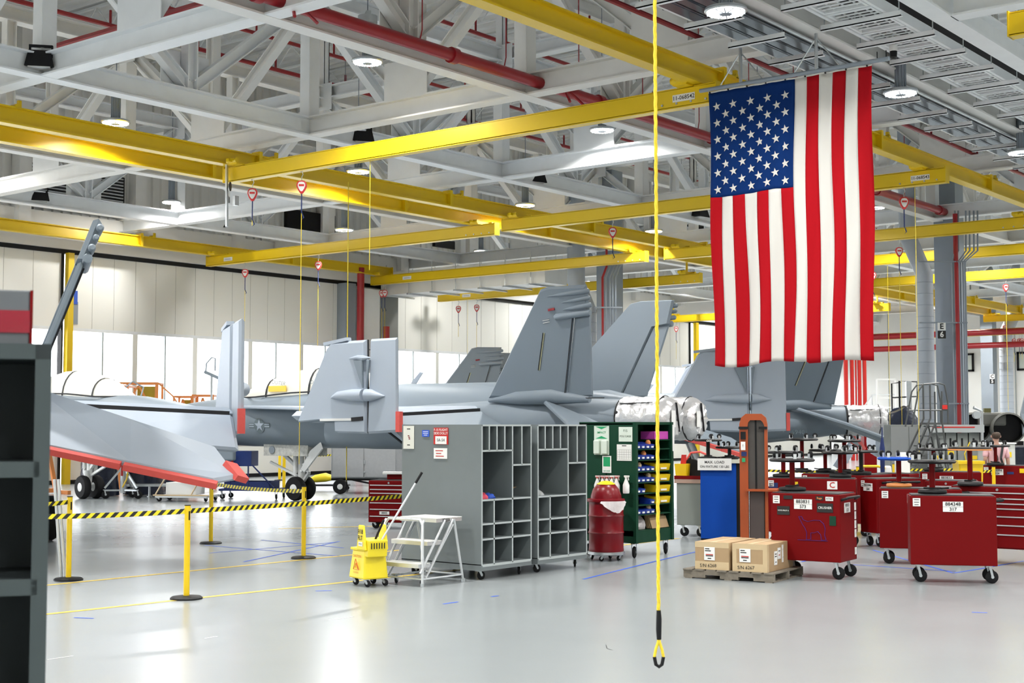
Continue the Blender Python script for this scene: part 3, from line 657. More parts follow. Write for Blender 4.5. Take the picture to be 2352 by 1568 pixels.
# ladder-like chain hangers
for i, (px, pa, pb, D) in enumerate(((521, 370, 520, 31.9), (1437, 0, 0, 0))):
    if not D: continue
    a, c_ = atD(px, pa, D), atD(px, pb, D); t = T('hanger_chain', 'grey slotted channel with a power socket under the twin runways', 'hanger', (0, 0, 0)); P('channel', MB().bar(V((a.x, a.y, 8.0)), c_, .05), steel, t)
    P('ring', MB().lathe([(.09, 0), (.11, .0), (.11, .02), (.09, .02)], atD(528, 428, D - .1), 16, RT), blk, t); P('socket_box', MB().box((-.06, -.05, -.12), (.06, .05, .1)), steel, t).location = atD(541, 460, D)
# the yellow rope in front
RX, RY = L((1509.5 - 1176) / FPX * 6.5, 6.5).xy
t = T('pull_rope', 'thick twisted yellow rope with a black taped handle loop, hanging nearest the camera', 'rope', (RX, RY, 0))
b_ = MB(); zt, zb = 7.62, 1.08
for s_ in range(3):
    n = 420; b_.tube([(.0046 * math.cos(k * .55 + s_ * 2.094), .0046 * math.sin(k * .55 + s_ * 2.094), zt - (zt - zb) * k / n) for k in range(n + 1)], .0047, 5)
P('rope_strands', b_, ropey, t, True)
P('taped_grip', MB().tube([(0, 0, 1.09), (.002, 0, 1.05), (.0, 0, 1.0), (.002, 0, .955)], [.010, .013, .013, .011], 10), blk, t, True)
lp = [(0, 0, .96), (-.004, 0, .94), (-.014, 0, .91), (-.021, 0, .875), (-.014, 0, .84), (.0, 0, .83), (.014, 0, .84), (.021, 0, .875), (.014, 0, .91), (.004, 0, .94), (0, 0, .96)]
lq = [V((0, 0, 0)) + RT * a[0] + UP * a[2] for a in lp]
P('loop', MB().tube(lq[3:8], .0085, 8), blk, t, True); P('loop_rope', MB().tube(lq[:4], .007, 8).tube(lq[7:], .007, 8), ropey, t, True)
# ================================================================ aircraft (model x forward, y to its left, z up, origin on the floor below the fin tips)
SEC = [(16.6, .03, 2.0, .03), (16.2, .14, 2.0, .14), (15.5, .27, 2.0, .28), (14.5, .42, 2.0, .42), (13.5, .53, 2.02, .53), (12.4, .62, 2.04, .62), (11.2, .69, 2.06, .68), (9.8, .74, 2.10, .74), (8.4, .78, 2.14, .79), (7.0, .82, 2.16, .80),
       (5.5, .84, 2.15, .80), (3.8, .86, 2.12, .80), (2.2, .84, 2.08, .70), (1.0, .7, 2.05, .55), (0.1, .5, 2.05, .42), (-.5, .2, 2.05, .25)]
def sec(x):
    for a, c in zip(SEC, SEC[1:]):
        if c[0] <= x <= a[0]:
            t = (a[0] - x) / (a[0] - c[0]); return [a[k] + (c[k] - a[k]) * t for k in (1, 2, 3)]
def ring(x, hw, zc, hh, yc=0, n=26, e=2.4, tp=1.0):
    out = []
    for j in range(n):
        t = 2 * math.pi * j / n; c, s_ = math.cos(t), math.sin(t)
        y = hw * math.copysign(abs(c) ** (2 / e), c); z = hh * math.copysign(abs(s_) ** (2 / e), s_)
        out.append((x, yc + y * (1 - .12 * max(0, z / hh) * tp), zc + z))
    return out
def skin_y(x, z):
    hw, zc, hh = sec(x); q = max(0, 1 - abs((z - zc) / hh) ** 2.4) ** (1 / 2.4); return hw * q * (1 - .12 * max(0, (z - zc) / hh))
TP = (0, 2.1, 4.88)
def fin_pt(x, z, side):     # point on the canted fin plane
    return V((x, side * (2.1 - (4.88 - z) * math.tan(math.radians(20))), z))
def wheel(t, x, y, r, wd):
    w_ = P('wheel', MB().lathe([(r * .55, -wd / 2), (r * .9, -wd / 2), (r, -wd / 4), (r, wd / 4), (r * .9, wd / 2), (r * .55, wd / 2)], (x, y, r), 22, (0, 1, 0)), rub, t, True)
    P('hub', MB().lathe([(r * .2, -wd * .56), (r * .52, -wd * .45), (r * .52, wd * .45), (r * .2, wd * .56)], (x, y, r), 16, (0, 1, 0)), gearw, w_, True)
def plane(label, D, lat, th, xa=-.5, xb=16.6, fins=True, wings=(1, -1), stabs=True, canopy=True, gear=True, wing_dx=0., foilc=True, stand=None, flap=(1, -1), pk=1.0, jet=jet):
    ang = YAW + math.radians(th); t = T('jet_fighter', label, 'aircraft', L(lat, D), ang, 'grey twin tailed aircraft')
    xs = [s_[0] for s_ in SEC if xa < s_[0] < xb]; xs = sorted(set([xa, xb] + xs), reverse=True)
    P('fuselage', MB().loft([ring(x, *sec(x)) for x in xs if sec(x)]), jet, t, True)
    if xa < 0:
        P('spine', MB().loft([ring(x, a, z, h, 0, 18) for x, a, z, h in ((7.2, .3, 2.72, .18), (6.0, .42, 2.7, .25), (3.6, .45, 2.68, .27), (1.5, .4, 2.55, .24), (.2, .25, 2.4, .2), (-.3, .1, 2.3, .15)) if x < xb + .2]), jet, t, True)
        for s_ in (1, -1):
            nc = P('engine_nacelle', MB().loft([ring(x, a, z, h, s_ * y, 24, e) for x, a, z, h, y, e in ((7.6, .4, 1.86, .42, 1.12, 3), (6.4, .5, 1.85, .48, 1.08, 3), (4.5, .62, 1.9, .53, .95, 2.8), (2.6, .68, 1.98, .55, .78, 2.6), (1.2, .60, 2.04, .50, .68, 2.3), (-.12, .44, 2.08, .43, .62, 2)) if x < xb + .6]), jet, t, True)
            if xb > 7: P('intake_lip', MB().loft([ring(7.62, .36, 1.86, .38, s_ * 1.12, 24, 3), ring(7.58, .37, 1.86, .39, s_ * 1.12, 24, 3)]), seam, nc)
            P('nozzle_band', MB().lathe([(.45, 0), (.46, .02), (.46, .07), (.45, .09)], (-.18, s_ * .62, 2.08), 26, (1, 0, 0)), seam, t)
            rr = random.Random(5 + s_); b_ = MB(); rings = []
            for i in range(22):
                x = -.14 - i * .064; r = .47 if i < 16 else (.46, .44, .41, .34, .2, .06)[i - 16]; x = max(x, -1.36) ; rings.append([(x + (rr.uniform(-.02, .02) if i else 0), s_ * .62 + (r * (1 + rr.uniform(-.05, .05))) * math.cos(j * math.pi / 22), 2.08 + (r * (1 + rr.uniform(-.05, .05))) * math.sin(j * math.pi / 22)) for j in range(44)])
            nz = P('nozzle_cover', b_.loft(rings), foil if foilc else jetd, t, True)
            if foilc:
                P('strap', MB().lathe([(.465, 0), (.50, .015), (.465, .03)], (-1.12, s_ * .62, 2.08), 26, (1, 0, 0)), seam, nz)
                P('strap', MB().bar((-.2, s_ * .62 + .36, 2.4), (-.95, s_ * .62 + .3, 2.42), .04, .02).bar((-1.38, s_ * .62 + .05, 2.42), (-1.38, s_ * .62 - .1, 1.8), .04, .02), seam, nz)
                P('tag_card', MB().box((-1.40, s_ * .62 + .12, 1.9), (-1.39, s_ * .62 + .3, 2.25)), wht, nz)
        if xb > 7: P('antenna_blade', MB().plate([(6.2, 0, 2.9), (6.0, 0, 2.9), (5.75, 0, 3.22), (5.85, 0, 3.24)], .03), jetl, t)
    # leading edge extensions
    if xb > 11 and xa < 6:
        for s_ in (1, -1):
            P('wing_root_extension', MB().plate([(11.6, .62 * s_, 2.42), (10.4, 1.02 * s_, 2.40), (8.6, 1.55 * s_, 2.36), (7.4, 2.05 * s_, 2.30), (6.4, 2.1 * s_, 2.28), (5.6, .7 * s_, 2.35)], .07, .02), jetl, t)
    if fins:
        for s_ in (1, -1):
            f_ = lambda x, z: fin_pt(x, z, s_)
            fn = P('tail_fin', MB().plate([f_(3.0, 2.55), f_(1.12, 4.84), (f_(.9, 4.89)), f_(-.02, 4.88), f_(.02, 4.3), f_(.42, 4.24), f_(1.0, 2.5)], .13, .05), jet, t)
            P('rudder', MB().plate([f_(.395, 4.24), f_(.02, 4.26), f_(.31, 2.56), f_(.96, 2.56)], .08, .05), jet, fn)
            n = V((0, s_ * math.cos(math.radians(20)), -math.sin(math.radians(20)))) * .062 * 1.0
            for k, (z, xa_, r) in enumerate(((4.72, .95, .055), (4.58, .62, .045), (4.43, .62, .055))):
                a = f_(xa_, z - .02); c = f_(-.06, z + .05); P('antenna_pod', MB().tube([a + n, a + (c - a) * .35 + n, a + (c - a) * .6 + n, c + (c - a) * .0 + n, c + n + V((-.03, 0, 0))], [.008, r * .8, r, r, r * .6], 12), jet, fn, True)
            a, c = f_(.86, 4.27), f_(-.02, 4.33); P('antenna_pod', MB().tube([a + n, a + n * 1.2 + V((-.05, 0, 0)), c + n, c + n + V((-.01, 0, 0))], [.04, .075, .07, .06], 10), jet, fn, True)
            for m_, q in ((seam, 0), (mat('formation_light', (.62, .60, .36), .4), .03)):
                P('light_strip', MB().bar(f_(1.22 - q, 3.95) + n * 1.12, f_(1.52 - q, 3.16) + n * 1.12, .012, .025), m_, fn)
            P('hinge_gap', MB().bar(f_(.42, 4.24) + n * 1.1, f_(1.0, 2.54) + n * 1.1, .008, .028), seam, fn)
            P('hinge_gap', MB().bar(f_(.0, 2.545) + n * 1.1, f_(1.02, 2.545) + n * 1.1, .008, .02), seam, fn)
            P('beacon', MB().bar(f_(.98, 4.42) + n * 1.2, f_(.82, 4.44) + n * 1.2, .03, .05), mat('beacon_red', (.25, .01, .02), .2), fn)
            for k in range(4): P('vent_slot', MB().bar(f_(1.17, 4.23 - k * .025) + n * 1.15, f_(1.0, 4.25 - k * .025) + n * 1.15, .012, .009), wht if k % 2 else jetd, fn)
            P('fin_root_fairing', MB().tube([f_(3.0, 2.5), f_(2.2, 2.56), f_(1.3, 2.58), f_(.4, 2.5)], [.05, .17, .19, .08], 12), jet, t, True)
    if stabs:
        for s_ in (1, -1):
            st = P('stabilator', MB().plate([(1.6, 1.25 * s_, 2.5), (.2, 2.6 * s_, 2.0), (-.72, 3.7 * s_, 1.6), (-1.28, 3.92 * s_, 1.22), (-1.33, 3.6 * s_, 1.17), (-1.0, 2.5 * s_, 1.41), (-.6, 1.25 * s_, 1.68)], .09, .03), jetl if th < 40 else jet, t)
            for a, c in (((-1.36, 3.62, 1.13), (-1.02, 2.42, 1.39)), ((-1.01, 2.38, 1.40), (-.64, 1.2, 1.66))):
                P('foam_edge_guard', MB().bar((a[0], a[1] * s_, a[2]), (c[0], c[1] * s_, c[2]), .09, .09, up=(1, 0, .5)), pink, st)
            P('foam_edge_guard', MB().bar((-1.28, 3.97 * s_, 1.2), (-1.02, 3.84 * s_, 1.4), .22, .09, up=(.4, 0, 1)), pink, st)
    for s_ in wings:
        x0 = wing_dx
        W_ = lambda x, y, z: (x + x0, y * s_, z)
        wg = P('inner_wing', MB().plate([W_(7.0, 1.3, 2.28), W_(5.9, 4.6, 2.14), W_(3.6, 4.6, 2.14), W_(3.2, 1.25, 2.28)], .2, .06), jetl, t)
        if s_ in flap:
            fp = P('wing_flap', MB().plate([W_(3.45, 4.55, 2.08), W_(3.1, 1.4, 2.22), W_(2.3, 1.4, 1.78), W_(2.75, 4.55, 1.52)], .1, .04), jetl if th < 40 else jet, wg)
            P('flap_gap', MB().bar(W_(3.52, 4.5, 2.13), W_(3.16, 1.4, 2.27), .05, .10), seam, wg)
        fo = lambda x, z, o=0.: V((5.68 + (x - 5.68) * pk + x0, (4.62 + o) * s_, 1.9 + (z - 1.9) * (1 + (pk - 1) * .6)))
        fw = P('folded_wing_panel', MB().plate([fo(5.68, 2.0), fo(4.86, 3.6), fo(4.75, 3.7), fo(3.82, 3.72), fo(3.78, 1.76), fo(4.6, 1.78), fo(4.62, 2.02), fo(5.1, 2.04)], .15, .05), jetl, t)
        P('aileron', MB().plate([fo(3.70, 3.73), fo(3.02, 3.74), fo(3.0, 1.8), fo(3.76, 1.76)], .1, .05), jetl, fw)
        P('hinge_gap', MB().bar(fo(3.79, 3.72), fo(3.77, 1.78), .03, .02), seam, fw)
        P('hinge_fairing', MB().tube([fo(4.72, 2.52, .06), fo(4.5, 2.56, .1), fo(4.1, 2.56, .13), fo(3.8, 2.56, .14)], [.02, .09, .13, .13], 12), jetl, fw, True)
        P('hinge_fairing', MB().tube([fo(3.74, 2.56, .14), fo(3.6, 2.56, .12), fo(3.3, 2.54, .06)], [.13, .12, .01], 12), jetl, fw, True)
        P('hinge_fairing', MB().tube([fo(4.3, 3.33, .05), fo(4.0, 3.35, .09), fo(3.85, 3.33, .09), fo(3.7, 3.34, .02)], [.01, .05, .06, .01], 8), jetl, fw, True)
        P('fairing_fin', MB().plate([fo(4.1, 3.3, .09), fo(3.84, 3.3, .12), fo(3.84, 2.7, .1)], .05), jet, fw)
        P('fairing_fin', MB().plate([fo(3.74, 3.3, .1), fo(3.66, 3.3, .1), fo(3.74, 2.7, .1)], .05), jet, fw)
        P('fold_hinge', MB().bar(fo(5.0, 2.05, .09), fo(4.15, 2.06, .09), .03, .05), wht, fw)
        P('fold_hinge', MB().bar(fo(4.15, 2.06, .08), fo(3.85, 2.08, .08), .05, .08), seam, fw)
        P('wing_tip_rail', MB().bar(fo(4.95, 3.66, .0), fo(4.3, 3.75, .0), .14, .07), jetl, fw)
        P('foam_edge_guard', MB().bar(fo(2.97, 2.22), fo(2.97, 1.80), .12, .1), pink, fw)
        P('fold_joint', MB().bar(W_(5.3, 4.5, 2.1), W_(4.4, 4.5, 2.1), .25, .22), jet, fw)
    if canopy:
        cz = [(11.9, .10, 2.62, .06), (11.4, .26, 2.66, .22), (10.9, .36, 2.7, .36), (10.5, .42, 2.72, .44), (10.1, .45, 2.72, .54), (9.6, .47, 2.74, .62), (9.0, .48, 2.76, .64), (8.4, .48, 2.76, .64), (7.8, .47, 2.76, .56), (7.2, .43, 2.76, .44), (6.6, .34, 2.78, .28), (6.0, .2, 2.8, .14)]
        for nm, a, c in (('windscreen_cover', 0, 4), ('canopy_cover', 3, 7), ('canopy_cover', 6, 12)):
            P(nm, MB().loft([ring(x, w_, z, h, 0, 22, 2.2) for x, w_, z, h in cz[a:c]]), covw, t, True)
        for k in (3, 6):
            x, w_, z, h = cz[k]; P('cover_edge', MB().loft([ring(x + .03, w_ + .012, z, h + .012, 0, 22, 2.2), ring(x - .03, w_ + .014, z, h + .014, 0, 22, 2.2)], False), seam, t)
        for s_ in (1, -1):
            P('cover_edge', MB().tube([(11.8, .14 * s_, 2.66), (10.8, .50 * s_, 2.67), (9.5, .60 * s_, 2.76), (8.0, .62 * s_, 2.80), (6.8, .52 * s_, 2.86)], .022, 6), seam, t, True)
        txt('OUTER', .15, (10.0, .50, 3.02), (-1, 0, -.12), (0, -.35, 1), mark, t); txt('AFT', .13, (8.7, .46, 3.20), (-1, 0, 0), (0, -.4, 1), mark, t); txt('OUTER', .15, (8.7, .50, 3.02), (-1, 0, 0), (0, -.35, 1), mark, t)
        P('warning_patch', MB().box((10.35, .485, 2.80), (9.75, .50, 2.95)), yel, t)
        P('windscreen_frame', MB().tube([(12.2, 0, 2.65), (11.9, .25, 2.9), (11.8, 0, 3.05), (11.9, -.25, 2.9)], .02, 6), jetd, t)
    if gear:
        g = P('nose_gear_leg', MB().tube([(9.66, 0, .35), (9.66, 0, .75), (9.66, 0, 1.6)], [.05, .08, .1], 12).bar((9.66, -.2, .33), (9.66, .2, .33), .07), gearw, t, True)
        P('torque_link', MB().bar((9.56, 0, .95), (9.38, 0, .72), .1, .05).bar((9.38, 0, .72), (9.56, 0, .5), .1, .05), gearw, g)
        P('drag_brace', MB().bar((9.7, 0, .8), (10.7, 0, 1.5), .08).bar((9.6, .05, .75), (8.9, .1, 1.4), .07), gearw, g)
        P('tow_bar', MB().bar((9.75, 0, .62), (10.6, .12, .98), .06), gearw, g)
        P('gear_door', MB().plate([(9.5, .18, .8), (9.35, .2, .72), (8.45, .55, 1.35), (8.55, .52, 1.52), (9.0, .38, 1.3)], .05), gearw, g)
        P('actuator', MB().cyl((9.74, .12, .7), .055, .55, 10).cyl((9.55, -.1, .8), .045, .5, 10).cyl((9.7, -.12, .45), .07, .3, 10), gearw, g, True)
        P('gear_bay', MB().box((9.1, -.38, 1.15), (10.6, .38, 1.5)), mat('bay_white', (.5, .5, .47), .6, var=.5, scale=14), t)
        P('bay_vent', MB().cyl((10.3, .385, 1.3), .1, .02, 14, (0, 1, 0)), jetd, t)
        for y in (.19, -.19): wheel(t, 9.66, y, .31, .19)
        if xa < 4:
            for s_ in (1, -1):
                P('main_gear_leg', MB().tube([(4.3, 1.55 * s_, .4), (4.5, 1.4 * s_, 1.0), (4.7, 1.1 * s_, 1.5)], [.07, .09, .1], 10), gearw, t, True); wheel(t, 4.3, 1.62 * s_, .38, .25)
    if stand:
        for x in stand: P('cradle', MB().bar((x, -.7, .1), (x, .7, .1), .12).bar((x, -.6, .1), (x, -.3, 1.5), .1).bar((x, .6, .1), (x, .3, 1.5), .1).bar((x, -.7, 0.05), (x + .6, -.7, .05), .1).bar((x, .7, 0.05), (x + .6, .7, .05), .1), orng2, t)
    return t
p1 = plane('grey jet whose red guarded tailplane fills the left of the picture, behind the dark shelf', 18.9, -7.87, 20, gear=True)
p2 = plane('grey jet in the middle with two tall tail fins and silver foil nozzle covers', 30.7, 2.68, 57.4)
p3 = plane('darker grey jet partly behind the flag, lettered NAVY on its side', 43.5, 10.25, 85, pk=1.33)
p5 = plane('small distant grey tail section with two fins, seen left of the tall fins', 54.5, -.2, 84, xb=4.0, canopy=False, gear=False, wings=(), foilc=False, stand=(3.2, 1.0), jet=jetd)
p0 = plane('forward fuselage with a white covered canopy, behind the red edged tailplane', 43.6, -18.0, 225, xa=6.0, fins=False, stabs=False, wings=(), stand=(6.6,))
# the jet in front of the door: keep only what is its own
# national insignia on the middle jet, following the skin
def insignia(t, x, z, r):
    def sk(dx, dz, o=.012): return (x - dx, skin_y(x - dx, z + dz) + o, z + dz)
    b_ = MB(); n = 28; b_.add([sk(0, 0)] + [sk(r * math.cos(2 * math.pi * k / n), r * math.sin(2 * math.pi * k / n)) for k in range(n)], [(0, k + 1, (k + 1) % n + 1) for k in range(n)])
    ins = P('insignia', b_, mark, t)
    for s_ in (-1, 1):
        P('insignia_bar', MB().add([sk(s_ * a * r, c * r, .010) for a, c in ((.9, -.32), (1.95, -.32), (1.95, .32), (.9, .32))], [(0, 1, 2, 3)]), mark, ins)
        for zz in (-.15, .15): P('insignia_bar', MB().add([sk(s_ * a * r, c * r, .016) for a, c in ((1.0, zz - .07), (1.88, zz - .07), (1.88, zz + .07), (1.0, zz + .07))], [(0, 1, 2, 3)]), jetl, ins)
    vs = [sk(0, 0, .018)] + [sk((r * .93 if k % 2 == 0 else r * .36) * math.sin(k * math.pi / 5), (r * .93 if k % 2 == 0 else r * .36) * math.cos(k * math.pi / 5), .018) for k in range(10)]
    P('insignia_star', MB().add(vs, [(0, k + 1, (k + 1) % 10 + 1) for k in range(10)]), jetl, ins)
P('open_bay_door', MB().plate([(5.0, 2.6, 1.95), (3.2, 2.9, 1.45), (3.1, 2.9, 1.15), (3.5, 2.8, 1.12)], .05), jetl, p2)
P('bay_door_edge', MB().bar((5.02, 2.62, 1.93), (3.5, 2.82, 1.08), .05, .03), seam, p2)
P('foil_patch', MB().plate([(4.2, 2.84, 1.75), (3.7, 2.92, 1.72), (3.55, 2.93, 1.5), (4.0, 2.86, 1.48)], .02), foil, p2)
P('nose_panel', MB().box((11.2, .75, 1.02), (12.3, .9, 1.35)), jet, p2, bev=.04)
insignia(p2, 10.45, 1.93, .19)
txt('NAVY', .42, (2.25, 1.43, 1.86), (-1, -.12, 0), (0, 0, 1), mark, p3, sx=.9); txt('169402', .19, (1.42, 1.335, 1.72), (-1, -.14, 0), (0, 0, 1), mark, p3, sx=1.1)
# ================================================================ shop floor things
def LP(px, D, z=0.0): return L((px - 1176) / FPX * D, D, z)
def caster(t, x, y, r=.05, top=.17, wd=.03, ang=0.0, m=rub, parent=None):
    c, s_ = math.cos(ang), math.sin(ang); ax = (-s_, c, 0); q = V((x + .03 * c, y + .03 * s_, r))
    w_ = P('caster', MB().lathe([(r * .8, -wd / 2), (r, -wd / 4), (r, wd / 4), (r * .8, wd / 2)], q, 16, ax), m, t, True)
    o = V(ax) * wd * .75
    P('fork', MB().bar(q + o, V((x, y, top - .01)) + o, .03, .006, up=ax).bar(q - o, V((x, y, top - .01)) - o, .03, .006, up=ax).box((x - .035, y - .035, top - .015), (x + .035, y + .035, top)).cyl(q - V(ax) * wd * .8, r * .25, wd * 1.6, 8, ax), steel, w_)
def cubby(name, label, loc, rz, W, Dp, z0, z1, vs, hs, cat='shelf unit', group=None, body=cabg, edge=cabe, cast=True, tk=.022):
    t = T(name, label, cat, loc, rz, group)
    P('side_panel', MB().box((0, 0, z0), (tk, Dp, z1)), body, t); P('side_panel', MB().box((W - tk, 0, z0), (W, Dp, z1)), body, t)
    P('top_panel', MB().box((0, 0, z1), (W, Dp, z1 + tk)), body, t); P('base_panel', MB().box((0, 0, z0 - .07), (W, Dp, z0 + tk * .5)), body, t)
    P('back_panel', MB().box((tk, Dp * .5, z0), (W - tk, Dp * .5 + tk, z1)), body, t)
    for x, a, c in vs:
        v_ = P('divider', MB().box((x - tk / 2, 0.004, a), (x + tk / 2, Dp * .5, c)), body, t); P('edge_trim', MB().box((x - tk / 2, -.003, a), (x + tk / 2, .004, c)), edge, v_)
    for z, a, c in hs:
        v_ = P('shelf', MB().box((a, 0.004, z - tk / 2), (c, Dp * .5, z + tk / 2)), body, t); P('edge_trim', MB().box((a, -.003, z - tk / 2), (c, .004, z + tk / 2)), edge, v_)
    for a, c in (((0, z0), (tk, z1)), ((W - tk, z0), (W, z1)), ((tk, z1 - .0), (W - tk, z1 + tk)), ((tk, z0 - .02), (W - tk, z0 + .012))): P('edge_trim', MB().box((a[0], -.003, a[1]), (c[0], 0, c[1])), edge, t)
    if cast:
        for x in (.1, W - .12):
            for y in (.12, Dp - .12): caster(t, x, y, .055, z0 - .07, ang=-.4 + x)
    return t
def layout(W, z0, z1, s_=1.0):
    m_ = .61 * W; vs = [(m_, z0, z1), (.15 * W, 1.62, z1), (.30 * W, 1.62, z1), (.455 * W, 1.62, z1), (.80 * W, 1.43, z1), (.245 * W, z0, 1.0)]
    hs = [(1.62, .02, m_), (1.43, m_, W - .02), (1.0, .02, W - .02), (.70, .02, W - .02), (.51, .02, W - .02)]
    return vs, hs
CW = 1.03
vs, hs = layout(CW, .19, 1.93)
ca = cubby('storage_dolly', 'tall grey pigeonhole cabinet with a big blank side carrying red dolly sign', (13.43, 11.15, 0), 0, CW, 1.36, .19, 1.93, vs, hs, 'cabinet', 'grey pigeonhole cabinets')
sx = -.002
def onX(px, py, X): d = ray(px, py); return V((0, 0, EYE)) + d * (X / d.x)
o_ = V((13.43, 11.15, 0))
sign(ca, onX(939, 1004, 13.425) - o_, (0, -1, 0), (0, 0, 1), .19, .30, [('=', .06, .11), ('=', .03, .02, 0, tbr), ('=', .03, .0, .01, tbr), ('=', .03, -.02, .015, tbr), ('=', .05, -.1)], m=mat('paper_cream', (.66, .66, .60), .7), name='paper_notice')
s1 = sign(ca, onX(978, 995, 13.425) - o_, (0, -1, 0), (0, 0, 1), .125, .085, [('=', .09, .022), ('=', .09, 0), ('=', .06, -.022)], m=bluel, ink=wht, name='blue_notice')
s2 = sign(ca, onX(1013, 1001, 13.425) - o_, (0, -1, 0), (0, 0, 1), .25, .215, [('F-15 FLIGHT', .044, .078, 0), ('SIDE DOLLY', .044, .034, 0)], m=redb, ink=wht, name='dolly_sign')
sign(s2, onX(1013, 1010.5, 13.419) - o_, (0, -1, 0), (0, 0, 1), .19, .10, [('SA-54', .055, 0)], name='number_card', bold=0)
sign(ca, onX(1012, 1041, 13.425) - o_, (0, -1, 0), (0, 0, 1), .23, .135, [('=', .13, .035, -.02, redb), ('=', .09, 0, -.03, redb), ('=', .14, -.035, -.01, redb)], name='hand_note', bold=0)
CW2 = 1.12; vs, hs = layout(CW2, .19, 1.93)
cb = cubby('storage_dolly', 'second tall grey pigeonhole cabinet, next to the red drum', (14.55, 11.12, 0), 0, CW2, 1.36, .19, 1.93, vs, hs, 'cabinet', 'grey pigeonhole cabinets')
def rag(name, label, cat, loc, m, r, sq, seed, n=14, kind=None):
    rr = random.Random(seed); pr = []
    b_ = MB(); rings = []
    for i in range(7):
        a = i / 6 * math.pi / 2; rings.append([(r[0] * math.cos(a) * math.cos(t_) * (1 + rr.uniform(-sq, sq)), r[1] * math.cos(a) * math.sin(t_) * (1 + rr.uniform(-sq, sq)), r[2] * math.sin(a) * (1 + rr.uniform(-sq, sq))) for t_ in [2 * math.pi * j / n for j in range(n)]])
    o = P(name, b_.loft(rings), m, None, True); o.location = loc; return tag(o, label, cat)
rag('cloth_bundle', 'red and pink cloth bundle lying in the first grey cabinet', 'cloth', (13.60, 11.3, 1.012), mat('cloth_red', (.55, .05, .09), .8, var=.4, scale=12), (.09, .1, .07), .25, 3)
rag('cloth_bundle', 'blue cloth bundle lying in the first grey cabinet', 'cloth', (13.75, 11.3, 1.012), bluel, (.07, .09, .06), .25, 4)
rag('bag', 'flat grey plastic bag lying in the second grey cabinet', 'bag', (14.75, 11.4, 1.012), mat('bag_grey', (.42, .43, .43), .4), (.15, .2, .09), .18, 5)
rag('crumpled_paper', 'white crumpled paper in a lower hole of the second grey cabinet', 'paper', (14.66, 11.3, .712), wht, (.05, .06, .04), .3, 6)
rag('crumpled_paper', 'white scrap on the upper shelf of the second grey cabinet', 'paper', (14.92, 11.25, 1.632), wht, (.05, .04, .03), .3, 7)
def carton(name, label, loc, rz, s_, flap=True, m=card, group=None):
    t = T(name, label, 'box', loc, rz, group); P('box_body', MB().box((0, 0, 0), s_), m, t, bev=.004)
    P('tape_strip', MB().box((s_[0] * .42, -.001, s_[2] + .0005), (s_[0] * .58, s_[1] + .001, s_[2] + .0015)), tapem, t); return t
c_ = carton('cardboard_box', 'small open cardboard box in the first grey cabinet', (14.08, 11.3, 1.012), 0, (.17, .2, .1)); P('flap', MB().hexa([(0, 0, .1), (.17, 0, .1), (.17, .004, .1), (0, .004, .1), (0, -.05, .13), (.2, -.05, .13), (.2, -.046, .13), (0, -.046, .13)]), card, c_)
c_ = carton('cardboard_box', 'upright brown cardboard box with white label in the second grey cabinet', (15.245, 11.2, 1.012), 0, (.11, .25, .33)); sign(c_, (.05, -.002, .09), (1, 0, 0), (0, 0, 1), .07, .09, [('=', .04, .01), ('=', .04, -.015)])
# ---- blurred dark cabinet in the left foreground
q = L(-.955, 2.87); hl = math.radians(19)
fgc = cubby('storage_dolly', 'dark grey pigeonhole cabinet cut off by the left edge, out of focus', q - V((math.cos(RZ0 + hl), math.sin(RZ0 + hl), 0)) * 1.05, RZ0 + hl, 1.05, .55, .2, 2.085, [(.30, .2, 1.0)], [(1.858, .02, 1.03), (1.618, .02, 1.03), (1.33, .02, 1.03), (.9, .02, 1.03)], 'cabinet', tk=.032, body=mat('dark_cabinet', (.028, .035, .037), .6, spec=.2), edge=mat('dark_cabinet_edge', (.055, .07, .072), .55, spec=.2))
e1 = V((math.cos(RZ0 + hl), math.sin(RZ0 + hl), 0)); e2 = V((-e1.y, e1.x, 0))
t = T('parts_bin', 'grey box with a red and blue label on top of the dark foreground cabinet', 'box', q - e1 * .55 + e2 * .05 + UP * 2.107, RZ0 + hl); P('box_body', MB().box((0, 0, 0), (.505, .3, .125)), mat('bin_grey', (.10, .11, .12), .5), t, bev=.003)
P('red_band', MB().box((0, -.003, .035), (.508, .303, .082)), mat('band_red', (.25, .005, .02), .15), t); P('blue_sticker', MB().box((.3, -.004, .002), (.38, -.001, .033)), bluel, t); P('corner_post', MB().bar((.508, 0, 0), (.508, 0, .125), .006), tbr, t)
# ---- posts and hazard belts
def stanchion(p, label, h=1.04, r=.034, br=.18):
    t = T('barrier_post', label, 'barrier post', p, 0, 'yellow barrier posts')
    P('base', MB().lathe([(br, 0), (br, .015), (br * .9, .03), (.05, .04)], (0, 0, 0), 26), blk, t, True)
    P('post', MB().cyl((0, 0, .03), r, h - .03, 14), yel, t, True); P('belt_slot', MB().box((-.01, -.034, h - .16), (.01, .034, h - .06)), blk, t); P('cap', MB().cyl((0, 0, h), r * 1.05, .01, 14), blk, t); return t
st = [at(428, 1375), at(157, 1332), at(484, 1248), at(697, 1282)]
for p, lb in zip(st, ('yellow barrier post nearest the camera, on a round black base', 'yellow barrier post beside the dark foreground cabinet', 'yellow barrier post under the tip of the red guarded tailplane', 'yellow barrier post in front of the nose wheel')): stanchion(p, lb)
hidden = L(-.5, 21.2); stanchion(hidden, 'yellow barrier post hidden behind the grey pigeonhole cabinets')
for a, lb in (((652, 1122), 'far yellow barrier post below the jet, in front of its twin'), ((642, 1103), 'far yellow barrier post below the jet, behind its twin')): stanchion(at(*a), lb, 1.1, .05)
